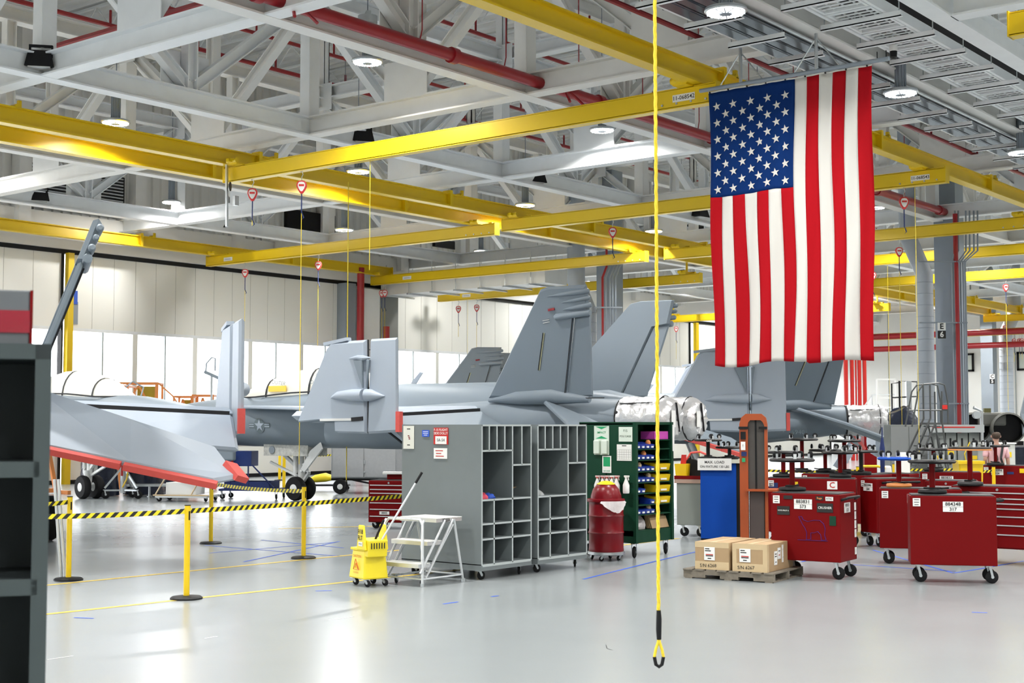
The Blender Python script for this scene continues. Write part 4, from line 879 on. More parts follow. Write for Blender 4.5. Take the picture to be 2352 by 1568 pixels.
def belt(a, b_, label, wd=.055, sag=.02):
    a, b_ = V(a), V(b_); d = b_ - a; ln = d.length; n = 16; vs = []
    for i in range(n + 1):
        u = i / n; z = -sag * 4 * u * (1 - u)
        for dy in (-.001, .001):
            for dz in (0, wd): vs.append((u * ln, dy, z + dz - wd / 2))
    fs = []
    for i in range(n):
        k = i * 4; fs += [(k, k + 4, k + 5, k + 1), (k + 2, k + 3, k + 7, k + 6), (k + 1, k + 5, k + 7, k + 3), (k, k + 2, k + 6, k + 4)]
    o = P('hazard_belt', MB().add(vs, fs), hazard); o.location = a; o.rotation_euler = (0, -math.asin(d.z / ln), math.atan2(d.y, d.x)); return tag(o, label, 'barrier belt', 'hazard belts')
belt(L(-5.4, 14.4, 1.0), st[0] + UP * .98, 'black and yellow belt running left from the nearest barrier post')
belt(st[0] + UP * .98, hidden + UP * .97, 'long black and yellow belt from the nearest post to the grey cabinets')
belt(st[2] + UP * .98, st[3] + UP * .98, 'black and yellow belt slung in front of the nose wheel', sag=.03)
belt(L(-6.6, 16.2, .95), st[1] + UP * .98, 'short black and yellow belt at the post beside the dark cabinet')
belt(at(652, 1122) + UP * 1.02, LP(780, 44, 1.0), 'far black and yellow belt beside the grey trailer')
for i, (a, c, lb) in enumerate((((1745, 29), (1967, 28), 'behind the orange stacker'), ((2050, 30), (2190, 29), 'behind the white trolley column'), ((2190, 29), (2278, 28), 'beside the yellow bin'))):
    belt(LP(*a, 1.0), LP(*c, 1.02), 'far black and yellow belt ' + lb)
for px, D, lb in ((1745, 29, 'behind the orange stacker'), (1967, 28, 'behind the stools on the red boxes'), (2190, 29, 'near the man in pink'), (2050, 30, 'behind the blue ringed stool'), (2278, 28, 'beside the yellow bin')): stanchion(LP(px, D), 'yellow barrier post ' + lb, 1.1, .035)
# ---- mop bucket
a, ang = front(at(800, 1342), at(868, 1356))
t = T('mop_bucket', 'yellow mop bucket on casters with a wringer and stencil F/18 FLT', 'mop bucket', a, ang)
W_, D_ = .40, .34
P('tub', MB().hexa([(0, 0, .09), (W_, 0, .09), (W_, D_, .09), (0, D_, .09), (.05, .03, .44), (W_ - .03, .03, .44), (W_ - .03, D_ - .03, .44), (.05, D_ - .03, .44)]), yel2, t, bev=.02)
P('rim', MB().hexa([(.03, .01, .43), (W_ - .01, .01, .43), (W_ - .01, D_ - .01, .43), (.03, D_ - .01, .43), (.03, .01, .46), (W_ - .01, .01, .46), (W_ - .01, D_ - .01, .46), (.03, D_ - .01, .46)]), yel2, t, bev=.006)
for y in (.0, D_ - .05): P('wringer_cheek', MB().hexa([(.2, y, .44), (.43, y, .44), (.43, y + .03, .44), (.2, y + .03, .44), (.25, y, .74), (.37, y, .74), (.37, y + .03, .74), (.25, y + .03, .74)]), yel2, t, bev=.012)
P('wringer_body', MB().hexa([(.22, .03, .36), (.45, .03, .36), (.45, D_ - .05, .36), (.22, D_ - .05, .36), (.22, .03, .58), (.47, .03, .56), (.47, D_ - .05, .56), (.22, D_ - .05, .58)]), yel2, t, bev=.01)
for k in range(6): P('drain_slot', MB().box((.471, .06 + k * .035, .46), (.474, .072 + k * .035, .53)), inkm, t)
P('wringer_handle', MB().tube([(.33, .16, .5), (.45, .24, .8)], .014, 8), blk, t)
txt('F/18', .075, (.31, -.003, .66), (1, 0, 0), (0, 0, 1), inkm, t, bold=.02); txt('FLT', .075, (.305, -.003, .585), (1, 0, 0), (0, 0, 1), inkm, t, bold=.02)
sign(t, (.32, -.004, .515), (1, 0, 0), (0, 0, 1), .1, .05, [('XF-18', .028, 0)])
bc = mat('caution_ink', (.62, .12, .02), .6)
txt('CAUTION', .045, (.2, .014, .36), (1, 0, 0), (0, -.09, 1), bc, t, bold=.01)
for a_, c_ in (((.13, .2), (.2, .33)), ((.2, .33), (.27, .2)), ((.27, .2), (.13, .2)), ((.17, .22), (.205, .28)), ((.205, .28), (.24, .21))): P('warning_mark', MB().bar((a_[0], .02 - a_[1] * .06 + .008 - .004 - .012, a_[1]), (c_[0], .02 - c_[1] * .06 - .008, c_[1]), .008, .003), bc, t)
txt('CUIDADO', .03, (.2, -.002, .165), (1, 0, 0), (0, -.09, 1), bc, t)
for x in (.05, W_ - .05):
    for y in (.05, D_ - .05): caster(t, x, y, .042, .10, .022, ang=.5)
t2 = T('mop', 'mop with aluminium pole and black grip standing in the yellow bucket', 'mop', a, ang)
pt = V((.42, .2, .45)); tip = V((.42 + .30, .2 + .27, 1.37))
M_ = Matrix.Rotation(-ang, 4, 'Z'); g0 = LP(872, 16.85, .50) - a; g1 = LP(970, 16.95, 1.37) - a; g0, g1 = M_ @ g0, M_ @ g1
P('pole', MB().tube([g0, g0 + (g1 - g0) * .85], .013, 10), alu, t2, True); P('grip', MB().tube([g0 + (g1 - g0) * .85, g1], .016, 10), blk, t2, True)
# ---- rolling steps (aligned with the hall)
t = T('step_ladder', 'aluminium three step rolling ladder standing against the grey cabinet side', 'step ladder', (12.46, 11.30, 0))
Wd = .62
for y in (0, Wd):
    P('side_frame', MB().tube([(.04, y, 0), (.04, y, .76), (.06, y, .79)], .018, 8).tube([(.1, y, .10), (.60, y, .72)], .013, 8).tube([(.62, y, .78), (.80, y, .0)], .016, 8).tube([(.04, y, .09), (.78, y, .09)], .012, 8).tube([(.0, y, .16), (.45, y, .78)], .016, 8).tube([(.15, y, .16), (.60, y, .78)], .016, 8), alu, t, True)
    for x in (.04, .80): P('foot', MB().cyl((x, y, 0), .024, .04, 10), steel, t)
P('hand_rail', MB().tube([(.04, 0, .74), (.05, .05, .80), (.05, Wd - .05, .80), (.04, Wd, .74)], .018, 8), alu, t, True)
P('cross_tube', MB().tube([(.04, 0, .09), (.04, Wd, .09)], .012, 8).tube([(.78, 0, .09), (.78, Wd, .09)], .012, 8), alu, t)
for x0, x1, z in ((-.02, .20, .27), (.14, .42, .53), (.30, .78, .80)):
    tr = P('tread', MB().box((x0, .01, z - .045), (x1, Wd - .01, z)), alu, t)
    for k in range(int((x1 - x0) / .028)): P('tread_ridge', MB().box((x0 + .008 + k * .028, .0, z), (x0 + .022 + k * .028, Wd, z + .008)), wht, tr)
txt('196/A', .062, (.47, -.0, .775), (1, 0, 0), (0, 0, 1), inkm, t, bold=.02)
for x, y in ((.12, .1), (.12, Wd - .1)): caster(t, x, y, .04, .12, .02, ang=.3)
# ---- red drum bin
t = T('waste_drum', 'red steel drum with domed lid and clear liner on a small dolly', 'drum', LP(1391, 20.15))
P('drum_body', MB().lathe([(.25, .13), (.255, .15), (.25, .18), (.25, .38), (.262, .40), (.25, .42), (.25, .62), (.262, .64), (.25, .66), (.25, .85)], (0, 0, 0), 36), tbr2, t, True)
P('lid_rim', MB().lathe([(.27, .84), (.275, .86), (.27, .88), (.2, .89)], (0, 0, 0), 36), tbr2, t, True)
P('dome_lid', MB().lathe([(.225, .87), (.22, .93), (.19, 1.02), (.13, 1.09), (.06, 1.125), (.01, 1.13)], (0, 0, 0), 32), tbr2, t, True)
P('yellow_sticker', MB().lathe([(.14, 1.09), (.075, 1.13), (.01, 1.14)], (0, 0, 0), 20), yel, t, True)
P('dolly_ring', MB().lathe([(.26, .085), (.27, .09), (.27, .125), (.26, .13)], (0, 0, 0), 30), steel, t, True)
q = MB(); rr = random.Random(3); R1 = [[(math.cos(x) * (.272 + rr.uniform(0, .01)), math.sin(x) * (.272 + rr.uniform(0, .01)), .855) for x in [RZ0 - 1.9 + k * .09 for k in range(18)]], [(math.cos(x) * (.30 + rr.uniform(0, .02)), math.sin(x) * (.30 + rr.uniform(0, .02)), .855 - .16 * math.sin((k + .5) / 18 * math.pi) + rr.uniform(-.01, .01)) for k, x in enumerate([RZ0 - 1.9 + k * .09 for k in range(18)])]]
q.v = R1[0] + R1[1]; q.f = [(i, i + 1, i + 19, i + 18) for i in range(17)]; P('liner_bag', q, plast, t, True)
for k in range(4): caster(t, .2 * math.cos(k * 1.57 + .4), .2 * math.sin(k * 1.57 + .4), .035, .09, .025, ang=k)
# ---- green cage cart
gx, gy = 17.03, 11.22
t = T('cage_cart', 'dark green steel cage cart with signs, bins and spray bottle rail', 'cart', (gx, gy, 0))
P('side_panel', MB().box((0, 0, .32), (.02, 1.0, 1.97)), green, t); P('back_panel', MB().box((0, .5, .32), (1.02, .52, 1.97)), green, t); P('side_panel', MB().box((1.0, 0, .32), (1.02, 1.0, 1.97)), green, t)
P('base', MB().box((0, 0, .22), (1.02, 1.0, .40)), green, t); P('top', MB().box((0, 0, 1.95), (1.02, 1.0, 1.99)), green, t)
for x in (.02, 1.0): P('corner_post', MB().box((x - .03, -.02, .22), (x + .03, .03, 1.99)), green, t)
for x, y in ((.08, .08), (.94, .08), (.08, .9), (.94, .9)): caster(t, x, y, .085, .22, .045, ang=.4)
ZS = (1.59, 1.43, 1.26, 1.10, .94, .77, .63)
for z in ZS: P('shelf', MB().box((.02, .0, z - .012), (1.0, .5, z + .003)), green, t)
go = V((gx, gy, 0)); f_ = lambda px, py: onX(px, py, gx - .004) - go
sg = sign(t, f_(1382, 1011), (0, -1, 0), (0, 0, 1), .27, .43, [('IMPACT', .045, .115, 0, greens)], name='sign_board', m=mat('board_pale', (.62, .70, .62), .5))
for dz, a in ((.185, 1), (.045, -1)):
    P('green_wedge', MB().add([V(f_(1382, 1011)) + V((-.006, y_, z_)) for y_, z_ in ((.11, dz + .02 * a), (-.11, dz + .02 * a), (0, dz - .02 * a))], [(0, 1, 2)]), greens, sg)
for dy in (.07, -.07): P('glove_box', MB().box(V(f_(1382, 1011)) + V((-.05, dy - .05, -.2)), V(f_(1382, 1011)) + V((-.005, dy + .05, .0))), mat('board_pale', (.62, .70, .62), .5), sg, bev=.01)
sign(t, f_(1437, 997), (0, -1, 0), (0, 0, 1), .24, .215, [('F15', .05, .05), ('POU CAGE', .04, -.03)], name='cage_sign', m=mat('board_mint', (.66, .74, .66), .5), ink=green, bold=0)
cal = sign(t, f_(1434, 1039), (0, -1, 0), (0, 0, 1), .26, .24, [('=', .08, .1)], name='calendar')
for k in range(5): P('grid_line', MB().box(V(f_(1434, 1039)) + V((-.006, -.12, -.1 + k * .035)), V(f_(1434, 1039)) + V((-.0055, .12, -.098 + k * .035))), inkm, cal)
for k in range(7): P('grid_line', MB().box(V(f_(1434, 1039)) + V((-.006, -.12 + k * .04, -.1)), V(f_(1434, 1039)) + V((-.0055, -.118 + k * .04, .04))), inkm, cal)
ew = sign(t, f_(1394, 1066), (0, -1, 0), (0, 0, 1), .16, .25, [('eye wash', .032, -.095, 0, greens)], name='eye_wash_sign'); P('green_field', MB().box(V(f_(1394, 1063)) + V((-.006, -.06, -.05)), V(f_(1394, 1063)) + V((-.005, .06, .09))), greens, ew)
P('bottle_rail', MB().bar(V(f_(1356, 1095)) + V((-.06, 0, 0)), V(f_(1452, 1095)) + V((-.06, 0, 0)), .015), green, t)
for i, px in enumerate((1372, 1384, 1394, 1405, 1416, 1438)):
    q = onX(px, 1090, gx - .09); b_ = T('spray_bottle', 'white spray bottle hung on the green cart rail, ' + ('apart from the others' if i == 5 else ordn[i] + ' from the cabinet side'), 'spray bottle', (q.x, q.y, q.z - .27), 0, 'spray bottles on the green cart')
    P('bottle', MB().lathe([(.045, 0), (.05, .02), (.05, .12), (.02, .2), (.016, .22)], (0, 0, 0), 12), wht, b_, True); P('collar', MB().cyl((0, 0, .22), .02, .015, 10), redb if i != 5 else wht, b_)
    P('trigger_head', MB().box((-.012, -.05, .235), (.012, .03, .26)).bar((0, -.035, .24), (0, -.045, .19), .01), wht if i in (3, 5) else mat('trigger_pale', (.7, .5, .5), .5), b_)
rr = random.Random(11); n = 0
for zi, z in enumerate(ZS):
    for k in range(4):
        if zi == 4 and k > 1 or zi == 5 and k < 3: continue
        w_ = .115; x = .04 + k * .125 + .0
        b_ = T('parts_bin', 'small blue parts bin, ' + ordn[k] + ' along the ' + ['top', 'second', 'third', 'fourth', 'fifth', 'sixth', 'lowest'][zi] + ' shelf of the green cart', 'bin', (gx + x, gy + .02, z + .004), 0, 'blue bins in the green cart')
        P('bin_body', MB().hexa([(0, 0, 0), (w_, 0, 0), (w_, .18, 0), (0, .18, 0), (0, -.02, .06), (w_, -.02, .06), (w_, .2, .10), (0, .2, .10)]), blueb, b_); P('bin_label', MB().box((.03, -.021, .015), (.09, -.012, .04)), wht, b_)
        if (zi + k) % 3 == 0: P('bin_contents', MB().lathe([(.04, .05), (.04, .1), (.02, .13)], (.057, .06, 0), 10), orng2 if zi < 2 else tapem, b_)
for zi, nm in ((2, 'upper'), (3, 'middle'), (4, 'lower'), (5, 'lowest')):
    b_ = T('parts_bin', 'long yellow parts bin on the right of the green cart, ' + nm, 'bin', (gx + .60, gy + .02, ZS[zi] + .004), 0, 'yellow bins in the green cart')
    P('bin_body', MB().hexa([(0, 0, 0), (.38, 0, 0), (.38, .2, 0), (0, .2, 0), (0, -.02, .1), (.38, -.02, .1), (.38, .22, .12), (0, .22, .12)]), yel, b_); P('bin_label', MB().box((.1, -.022, .02), (.26, -.013, .045)), wht, b_)
carton('cardboard_box', 'magenta box on the top shelf of the green cart', (gx + .58, gy + .03, 1.60 + .13), 0, (.38, .25, .12), m=mag); P('shelf', MB().box((.55, 0, 1.715), (1.0, .5, 1.728)), green, t)
for k in range(4): tag(P('cardboard_sheet', MB().hexa([(gx + .50, gy + .03 + .03 * k, .41), (gx + .97, gy + .03 + .03 * k, .41), (gx + .97, gy + .04 + .03 * k, .41), (gx + .50, gy + .04 + .03 * k, .41), (gx + .50, gy + .08 + .03 * k, .56 + .02 * k), (gx + .95, gy + .08 + .03 * k, .58 + .02 * k), (gx + .95, gy + .09 + .03 * k, .58 + .02 * k), (gx + .50, gy + .09 + .03 * k, .56 + .02 * k)]), card), 'folded cardboard sheet leaning at the bottom of the green cart, %s from the front' % ordn[k], 'cardboard', 'cardboard in the green cart')
rag('bag', 'white plastic bag at the bottom of the green cart', 'bag', (gx + .3, gy + .2, .405), plast, (.17, .14, .2), .22, 9)
P('label_strip', MB().box((1.0, -.024, 1.55), (1.05, -.021, 1.95)), wht, t)
# ---- grey bench, blue cabinet, orange stacker
a, ang = front(LP(1552, 24.4), LP(1609, 24.2)); t = T('work_bench', 'grey steel bench between the green cart and the blue cabinet', 'bench', a, ang)
P('carcass', MB().box((0, 0, .2), (.45, .7, .93)), mat('bench_grey', (.22, .24, .22), .4), t, bev=.01); P('worktop', MB().box((-.03, -.03, .93), (.47, .72, 1.0)), mat('bench_top', (.42, .28, .22), .4), t); P('tray_edge', MB().box((-.03, -.035, 1.0), (.47, -.02, 1.06)), tbr, t)
for x in (.08, .38): caster(t, x, .1, .08, .2, .04)
t = T('parts_bin', 'tall yellow plastic bin with a red flap on the grey bench', 'bin', LP(1562, 24.5, 1.001), ang); P('bin_body', MB().hexa([(-.09, 0, 0), (.09, 0, 0), (.09, .2, 0), (-.09, .2, 0), (-.11, -.02, .26), (.11, -.02, .26), (.11, .22, .26), (-.11, .22, .26)]), yel, t); P('flap', MB().hexa([(-.02, .05, .26), (.08, .05, .26), (.08, .06, .26), (-.02, .06, .26), (.0, .05, .42), (.09, .05, .42), (.09, .06, .42), (.0, .06, .42)]), redb, t)
t = T('hose_reel', 'black hose wheel with a grey hub on the grey bench', 'wheel', LP(1586, 24.6, 1.001), ang); P('tyre', MB().lathe([(.12, 0), (.19, 0), (.19, .08), (.12, .08)], (0, .1, .15), 26, (0, -1, 0)), rub, t); P('hub', MB().lathe([(.05, 0), (.1, -.01), (.1, .07), (.05, .06)], (0, .1, .13), 20, (0, -1, 0)), steel, t); P('red_hoop', MB().tube([(-.05, .05, .0), (-.12, .05, .3), (-.02, .05, .45), (.15, .05, .47), (.28, .05, .42)], .02, 8), pink, t)
a, ang = front(LP(1607, 23.6), LP(1688, 23.5)); t = T('fixture_cabinet', 'bright blue fixture cabinet with a white MAX. LOAD sign', 'cabinet', a, ang)
P('front_panel', MB().box((0, 0, .03), (.60, .02, 1.30)), bluep, t); P('carcass', MB().box((0, .02, 0), (.66, .5, 1.30)), blk, t); P('worktop', MB().box((-.03, -.04, 1.30), (.72, .6, 1.36)), mat('top_cream', (.55, .56, .48), .5), t)
sign(t, (.24, -.045, 1.28), (1, 0, 0), (0, 0, 1), .57, .2, [('MAX. LOAD', .062, .035), ('ON FIXTURE 130 LBS', .053, -.04)], name='load_sign', m=mat('sign_offwhite', (.72, .72, .70), .5))
a, ang = front(LP(1697, 21.7), LP(1757, 21.6)); t = T('lift_stacker', 'orange walkie lift stacker with an arched mast and mesh guard', 'lift', a, ang)
ol = [(0, 0), (.0, 1.96), (.03, 2.06), (.10, 2.12), (.34, 2.12), (.41, 2.06), (.43, 1.96), (.43, .1)]; il = [(.13, 0), (.13, 1.94), (.14, 1.99), (.17, 2.02), (.33, 2.02), (.36, 1.99), (.385, 1.94), (.385, .1)]
mm = MB()
for k in range(7): mm.hexa([(ol[k][0], 0, ol[k][1]), (il[k][0], 0, il[k][1]), (il[k][0], .12, il[k][1]), (ol[k][0], .12, ol[k][1]), (ol[k + 1][0], 0, ol[k + 1][1]), (il[k + 1][0], 0, il[k + 1][1]), (il[k + 1][0], .12, il[k + 1][1]), (ol[k + 1][0], .12, ol[k + 1][1])])
P('mast', mm, orng, t)
P('mesh_guard', MB().box((.13, .05, .95), (.385, .055, 2.02)), mesh_dark, t); P('lift_chain', MB().bar((.25, .06, .2), (.25, .06, 2.05), .03), blk, t); P('body', MB().box((.14, .02, .05), (.38, .5, .92)), mat('body_brown', (.07, .05, .045), .5), t, bev=.02)
P('collar_plate', MB().box((.10, -.12, .92), (.58, .4, .95)), orng, t); P('mast_band', MB().box((-.01, -.02, 1.88), (.14, .0, 1.92)).box((.30, -.02, 1.88), (.43, .0, 1.92)), blk, t)
sk_ = sign(t, (.06, -.045, 1.62), (1, 0, 0), (0, 0, 1), .07, .13, [('!', .06, 0)], name='warning_card'); P('black_card', MB().box((.02, -.03, 1.72), (.10, -.02, 1.84)), blk, t); P('blue_card', MB().box((.03, -.03, 1.46), (.11, -.02, 1.53)), navy, t); P('green_card', MB().box((.04, -.03, 1.37), (.09, -.02, 1.43)), greens, t)
for x in (.08, .34): P('fork_leg', MB().box((x - .05, -.05, .03), (x + .05, .7, .09)), orng, t); caster(t, x, 0, .06, .12)
# ---- pallet with two cartons
a, ang = front(at(1570, 1326), at(1790, 1340)); t = T('pallet', 'weathered wooden pallet under two sealed cartons', 'pallet', a, ang); PW, PD = 1.22, 1.04
for y in (0, PD / 2 - .03, PD - .06):
    P('stringer', MB().box((0, y, .012), (.30, y + .045, .1)).box((.30, y, .05), (.5, y + .045, .1)).box((.5, y, .012), (.75, y + .045, .1)).box((.75, y, .05), (.95, y + .045, .1)).box((.95, y, .012), (PW, y + .045, .1)), wood, t)
for k in range(8): P('deck_board', MB().box((.0 + k * .155, -.02 + .012 * (k % 3), .1), (.125 + k * .155, PD + .01 * (k % 2), .118)), wood, t)
for k in range(3): P('bottom_board', MB().box((0.02 + k * .54, 0, 0), (.12 + k * .54, PD, .014)), wood, t)
for k, (x, lb, sn) in enumerate(((.15, 'sealed carton marked S/N 6268, far from the red toolboxes', 'S/N 6268'), (.66, 'sealed carton marked S/N 6267 with taped corners, nearer the red toolboxes', 'S/N 6267'))):
    Mz = Matrix.Rotation(ang, 4, 'Z'); p_ = a + Mz @ V((x, .03, .119)); w_, d_, h_ = .46, .90, .345
    c_ = carton('cardboard_box', lb, p_, ang, (w_, d_, h_), group='cartons on the pallet')
    P('tape_band', MB().box((-.001, -.0015, h_ - .07), (w_ + .001, -.0002, h_)).box((-.001, -.0015, 0), (w_ + .001, -.0002, .10)), tapem, c_)
    for xx in (-.001, w_ - .055): P('tape_band', MB().box((xx, -.002, .05), (xx + .056, -.0004, h_ - .05)) if k else MB().box((xx, -.002, .0), (xx + .02, -.0004, .02)), tapem, c_)
    for xx in (0, d_ - .06): P('tape_band', MB().box((w_ + .0003, xx, 0), (w_ + .0016, xx + .06, h_)) if xx == 0 else MB().box((w_ + .0003, xx, h_ - .1), (w_ + .0016, xx + .06, h_)), tapem, c_)
    lb_ = sign(c_, (.20 if k == 0 else .17, -.002, .20), (1, 0, 0), (0, 0, 1), .145, .165, [('=', .06, .06, -.03), ('=', .08, .035, -.02), ('=', .1, -.012, .0, redb), ('=', .1, -.028), ('=', .05, -.06)], bold=0)
    txt(sn, .06, (.18, -.003, .048), (1, 0, .03), (0, 0, 1), inkm, c_)
    if k:
        sign(c_, (w_ + .002, .28, .16), (0, 1, 0), (0, 0, 1), .10, .17, [('=', .06, .05), ('=', .06, .02), ('=', .04, -.05)], bold=0); sign(c_, (w_ + .002, .40, .21), (0, 1, 0), (0, 0, 1), .10, .14, [('=', .06, .03), ('=', .05, -.02, 0, redb)], bold=0); sign(c_, (w_ + .002, .52, .20), (0, 1, 0), (0, 0, 1), .05, .22, [('///', .03, .05), ('///', .03, -.05)], bold=0)
# ---- red tool boxes
black_top = mat('mat_black', (.03, .03, .032), .6)
def toolbox(label, pa, pb, depth, h=1.07, z0=.22, num=None, drawers=False, handle=False, numpos=None, extra=(), kind='tool_chest', red=tbr):
    a, ang = front(LP(*pa), LP(*pb)); W_ = (LP(*pb) - LP(*pa)).length
    t = T(kind, label, 'tool box', a, ang, 'red rolling tool boxes')
    P('body', MB().box((0, 0, z0), (W_, depth, h)), red, t, bev=.008); P('top_mat', MB().box((.02, .02, h), (W_ - .02, depth - .02, h + .012)), black_top, t)
    for x in (.09, W_ - .09):
        for y in (.09, depth - .09): caster(t, x, y, .08, z0, .042, ang=.25 * x)
    if drawers:
        zs = [h - .09, h - .17, h - .24, h - .31, h - .42, h - .54, h - .67]; prev = h - .02
        for z in zs:
            dr = P('drawer', MB().box((.03, -.015, z + .012), (W_ - .03, 0.001, prev)), red, t); P('drawer_pull', MB().box((.04, -.032, z - .002), (W_ - .04, -.012, z + .014)), alu, dr); prev = z - .002
        P('drawer', MB().box((.03, -.015, z0 + .02), (W_ - .03, .001, prev)), red, t); P('lock', MB().cyl((W_ * .42, -.016, h - .04), .018, .012, 10, (0, -1, 0)), steel, t)
    if num:
        x = W_ * .5 if numpos is None else numpos; z = h - .10
        sign(t, (x, -.003, z), (1, 0, 0), (0, 0, 1), .24, .062, [(num[0], .062, 0)], bold=.015); sign(t, (x, -.003, z - .064), (1, 0, 0), (0, 0, 1), .24, .06, [(num[1], .058, 0)] if num[1] else [], bold=.015)
    if handle: P('push_handle', MB().tube([(W_ - .01, .12, h - .06), (W_ + .08, .12, h - .055), (W_ + .09, .12, h - .05), (W_ + .09, depth - .12, h - .05), (W_ + .08, depth - .12, h - .055), (W_ - .01, depth - .12, h - .06)], .018, 8), blk, t, True)
    sign(t, (.08, -.003, h - .08), (1, 0, 0), (0, 0, 1), .09, .10, [('=', .06, .03), ('=', .06, .0), ('=', .05, -.03)], name='caution_sticker', bold=0)
    for nm, o, w_, hh, m, ink, s_, sz in extra: sign(t, o, (1, 0, 0), (0, 0, 1), w_, hh, [(s_, sz, 0)] if s_ else [], m=m, ink=ink, name=nm)
    return t, W_
t, W_ = toolbox('red tool box number 884348 317, closest to the camera', (2085, 17.30), (2283, 17.08), .5, num=('884348', '317'), handle=True)
t, W_ = toolbox('red tool box numbered 884328, behind the one numbered 884348', (2015, 19.60), (2205, 19.3), .5, h=1.05, num=('884328', ''), numpos=.50, handle=True)
t, W_ = toolbox('red tool box number 883831 573 with a polar bear drawing and stickers', (1767, 18.0), (1925, 17.5), .62, num=('883831', '573'), numpos=.44,
    extra=(('black_sticker', (.145 + .03, -.003, .85), .17, .11, inkm, wht, 'VOTE PROP A', .024), ('black_sticker', (.24, -.003, 1.02), .12, .045, inkm, wht, '', .03), ('dark_sticker', (.66, -.003, 1.02), .10, .05, inkm, orng2, 'Rage', .035), ('white_sticker', (.79, -.003, 1.015), .10, .05, wht, inkm, 'RTIC', .036), ('black_sticker', (.73, -.003, .90), .21, .115, inkm, wht, 'CRUSHER', .042), ('shield_sticker', (.83, -.003, .74), .085, .12, green, yel, '', .06)))
tbm = mat('marker_blue', (.03, .03, .32), .5)
bear = [(.48, .84), (.50, .80), (.56, .78), (.60, .79), (.64, .80), (.72, .80), (.77, .76), (.79, .70), (.78, .62), (.80, .56), (.74, .55), (.73, .62), (.69, .66), (.64, .64), (.60, .64), (.60, .56), (.54, .55), (.545, .64), (.52, .70), (.49, .74), (.46, .80), (.44, .84), (.48, .84)]
bb = MB()
for p, q in zip(bear, bear[1:]): bb.bar((p[0] - .06, -.004, p[1] - .06), (q[0] - .06, -.004, q[1] - .06), .008, .002)
bb.bar((.36, -.004, .485), (.76, -.004, .485), .008, .002); P('bear_drawing', bb, tbm, t)
sd = sign(t, (W_ + .003, .26, .93), (0, 1, 0), (0, 0, 1), .22, .062, [('883831', .056, 0)], bold=.015); sign(t, (W_ + .003, .26, .866), (0, 1, 0), (0, 0, 1), .22, .062, [('573', .055, 0)], bold=.015)
for k in range(4): sign(t, (W_ + .003, .56, .90 - .115 * k), (0, 1, 0), (0, 0, 1), .06, .10, [('/', .05, 0)], name='paper_sticker', bold=0)
sign(t, (W_ + .003, .56, .33), (0, 1, 0), (0, 0, 1), .06, .09, [('/', .05, 0)], name='paper_sticker', bold=0)
P('push_handle', MB().tube([(W_, .05, 1.0), (W_ + .07, .05, 1.02), (W_ + .08, .1, 1.03), (W_ + .08, .5, 1.03), (W_, .56, 1.0)], .018, 8), blk, t, True)
toolbox('red roller cabinet with seven long drawers, at the right edge', (2180, 19.9), (2440, 18.95), .6, h=1.08, drawers=True)
toolbox('red tool box number 883846 584 seen end on, behind the polar bear box', (1972, 22.6), (2009, 22.2), .9, h=1.08, num=('883846', '584'), handle=True)
toolbox('red tool box with a round white sticker, behind the polar bear box', (1757, 22.6), (1962, 22.2), .5, h=1.08, extra=(('flag_sticker', (.12, -.003, .97), .14, .08, navy, wht, '', .04), ('yellow_sticker', (.45, -.003, 1.0), .12, .06, yel, inkm, '', .04), ('white_sticker', (1.05, -.003, .98), .16, .13, wht, redb, 'C', .13)))
toolbox('red tool box number 883832 574, in the second row before the man in pink', (2110, 25.6), (2250, 25.3), .5, h=1.08, num=('883832', '574'), numpos=.46)
toolbox('red tool box number 883394 554 with stickers, beside the man in pink', (2252, 29.3), (2400, 28.8), .5, h=1.09, num=('883394', '554'), numpos=.3, extra=(('yellow_sticker', (.82, -.003, .99), .16, .09, yel, inkm, '', .04), ('green_mark', (1.03, -.003, .96), .05, .1, greens, greens, '', .06), ('blue_sticker', (.56, -.003, .94), .13, .05, navy, wht, '', .04)))
toolbox('low red roller cabinet with drawers behind the box numbered 884348', (2120, 22.6), (2236, 22.3), .6, h=1.04, drawers=True, numpos=None)
toolbox('dark red tool box farther back carrying a cluster of upturned stools', (1838, 25.2), (1982, 24.25), .9, h=1.065)
toolbox('red tool box half hidden behind the orange ringed stool', (2003, 25.4), (2085, 25.0), .5, h=1.06)
t, W_ = toolbox('red tool chest with five drawers left of the grey cabinets', (848, 26.2), (960, 25.9), .55, h=.90, z0=.12, drawers=True)
sign(t, (.34, -.035, .30), (1, 0, 0), (0, 0, 1), .2, .06, [('8843', .055, 0)])
t = T('tray', 'white tray and red box on the red tool chest by the cabinets', 'tray', LP(905, 26.4, .915), RZ0); P('tray_body', MB().box((-.2, -.1, .1), (.3, .2, .14)), wht, t); P('red_case', MB().box((-.12, -.05, 0), (.3, .2, .1)), tbr, t, bev=.01)
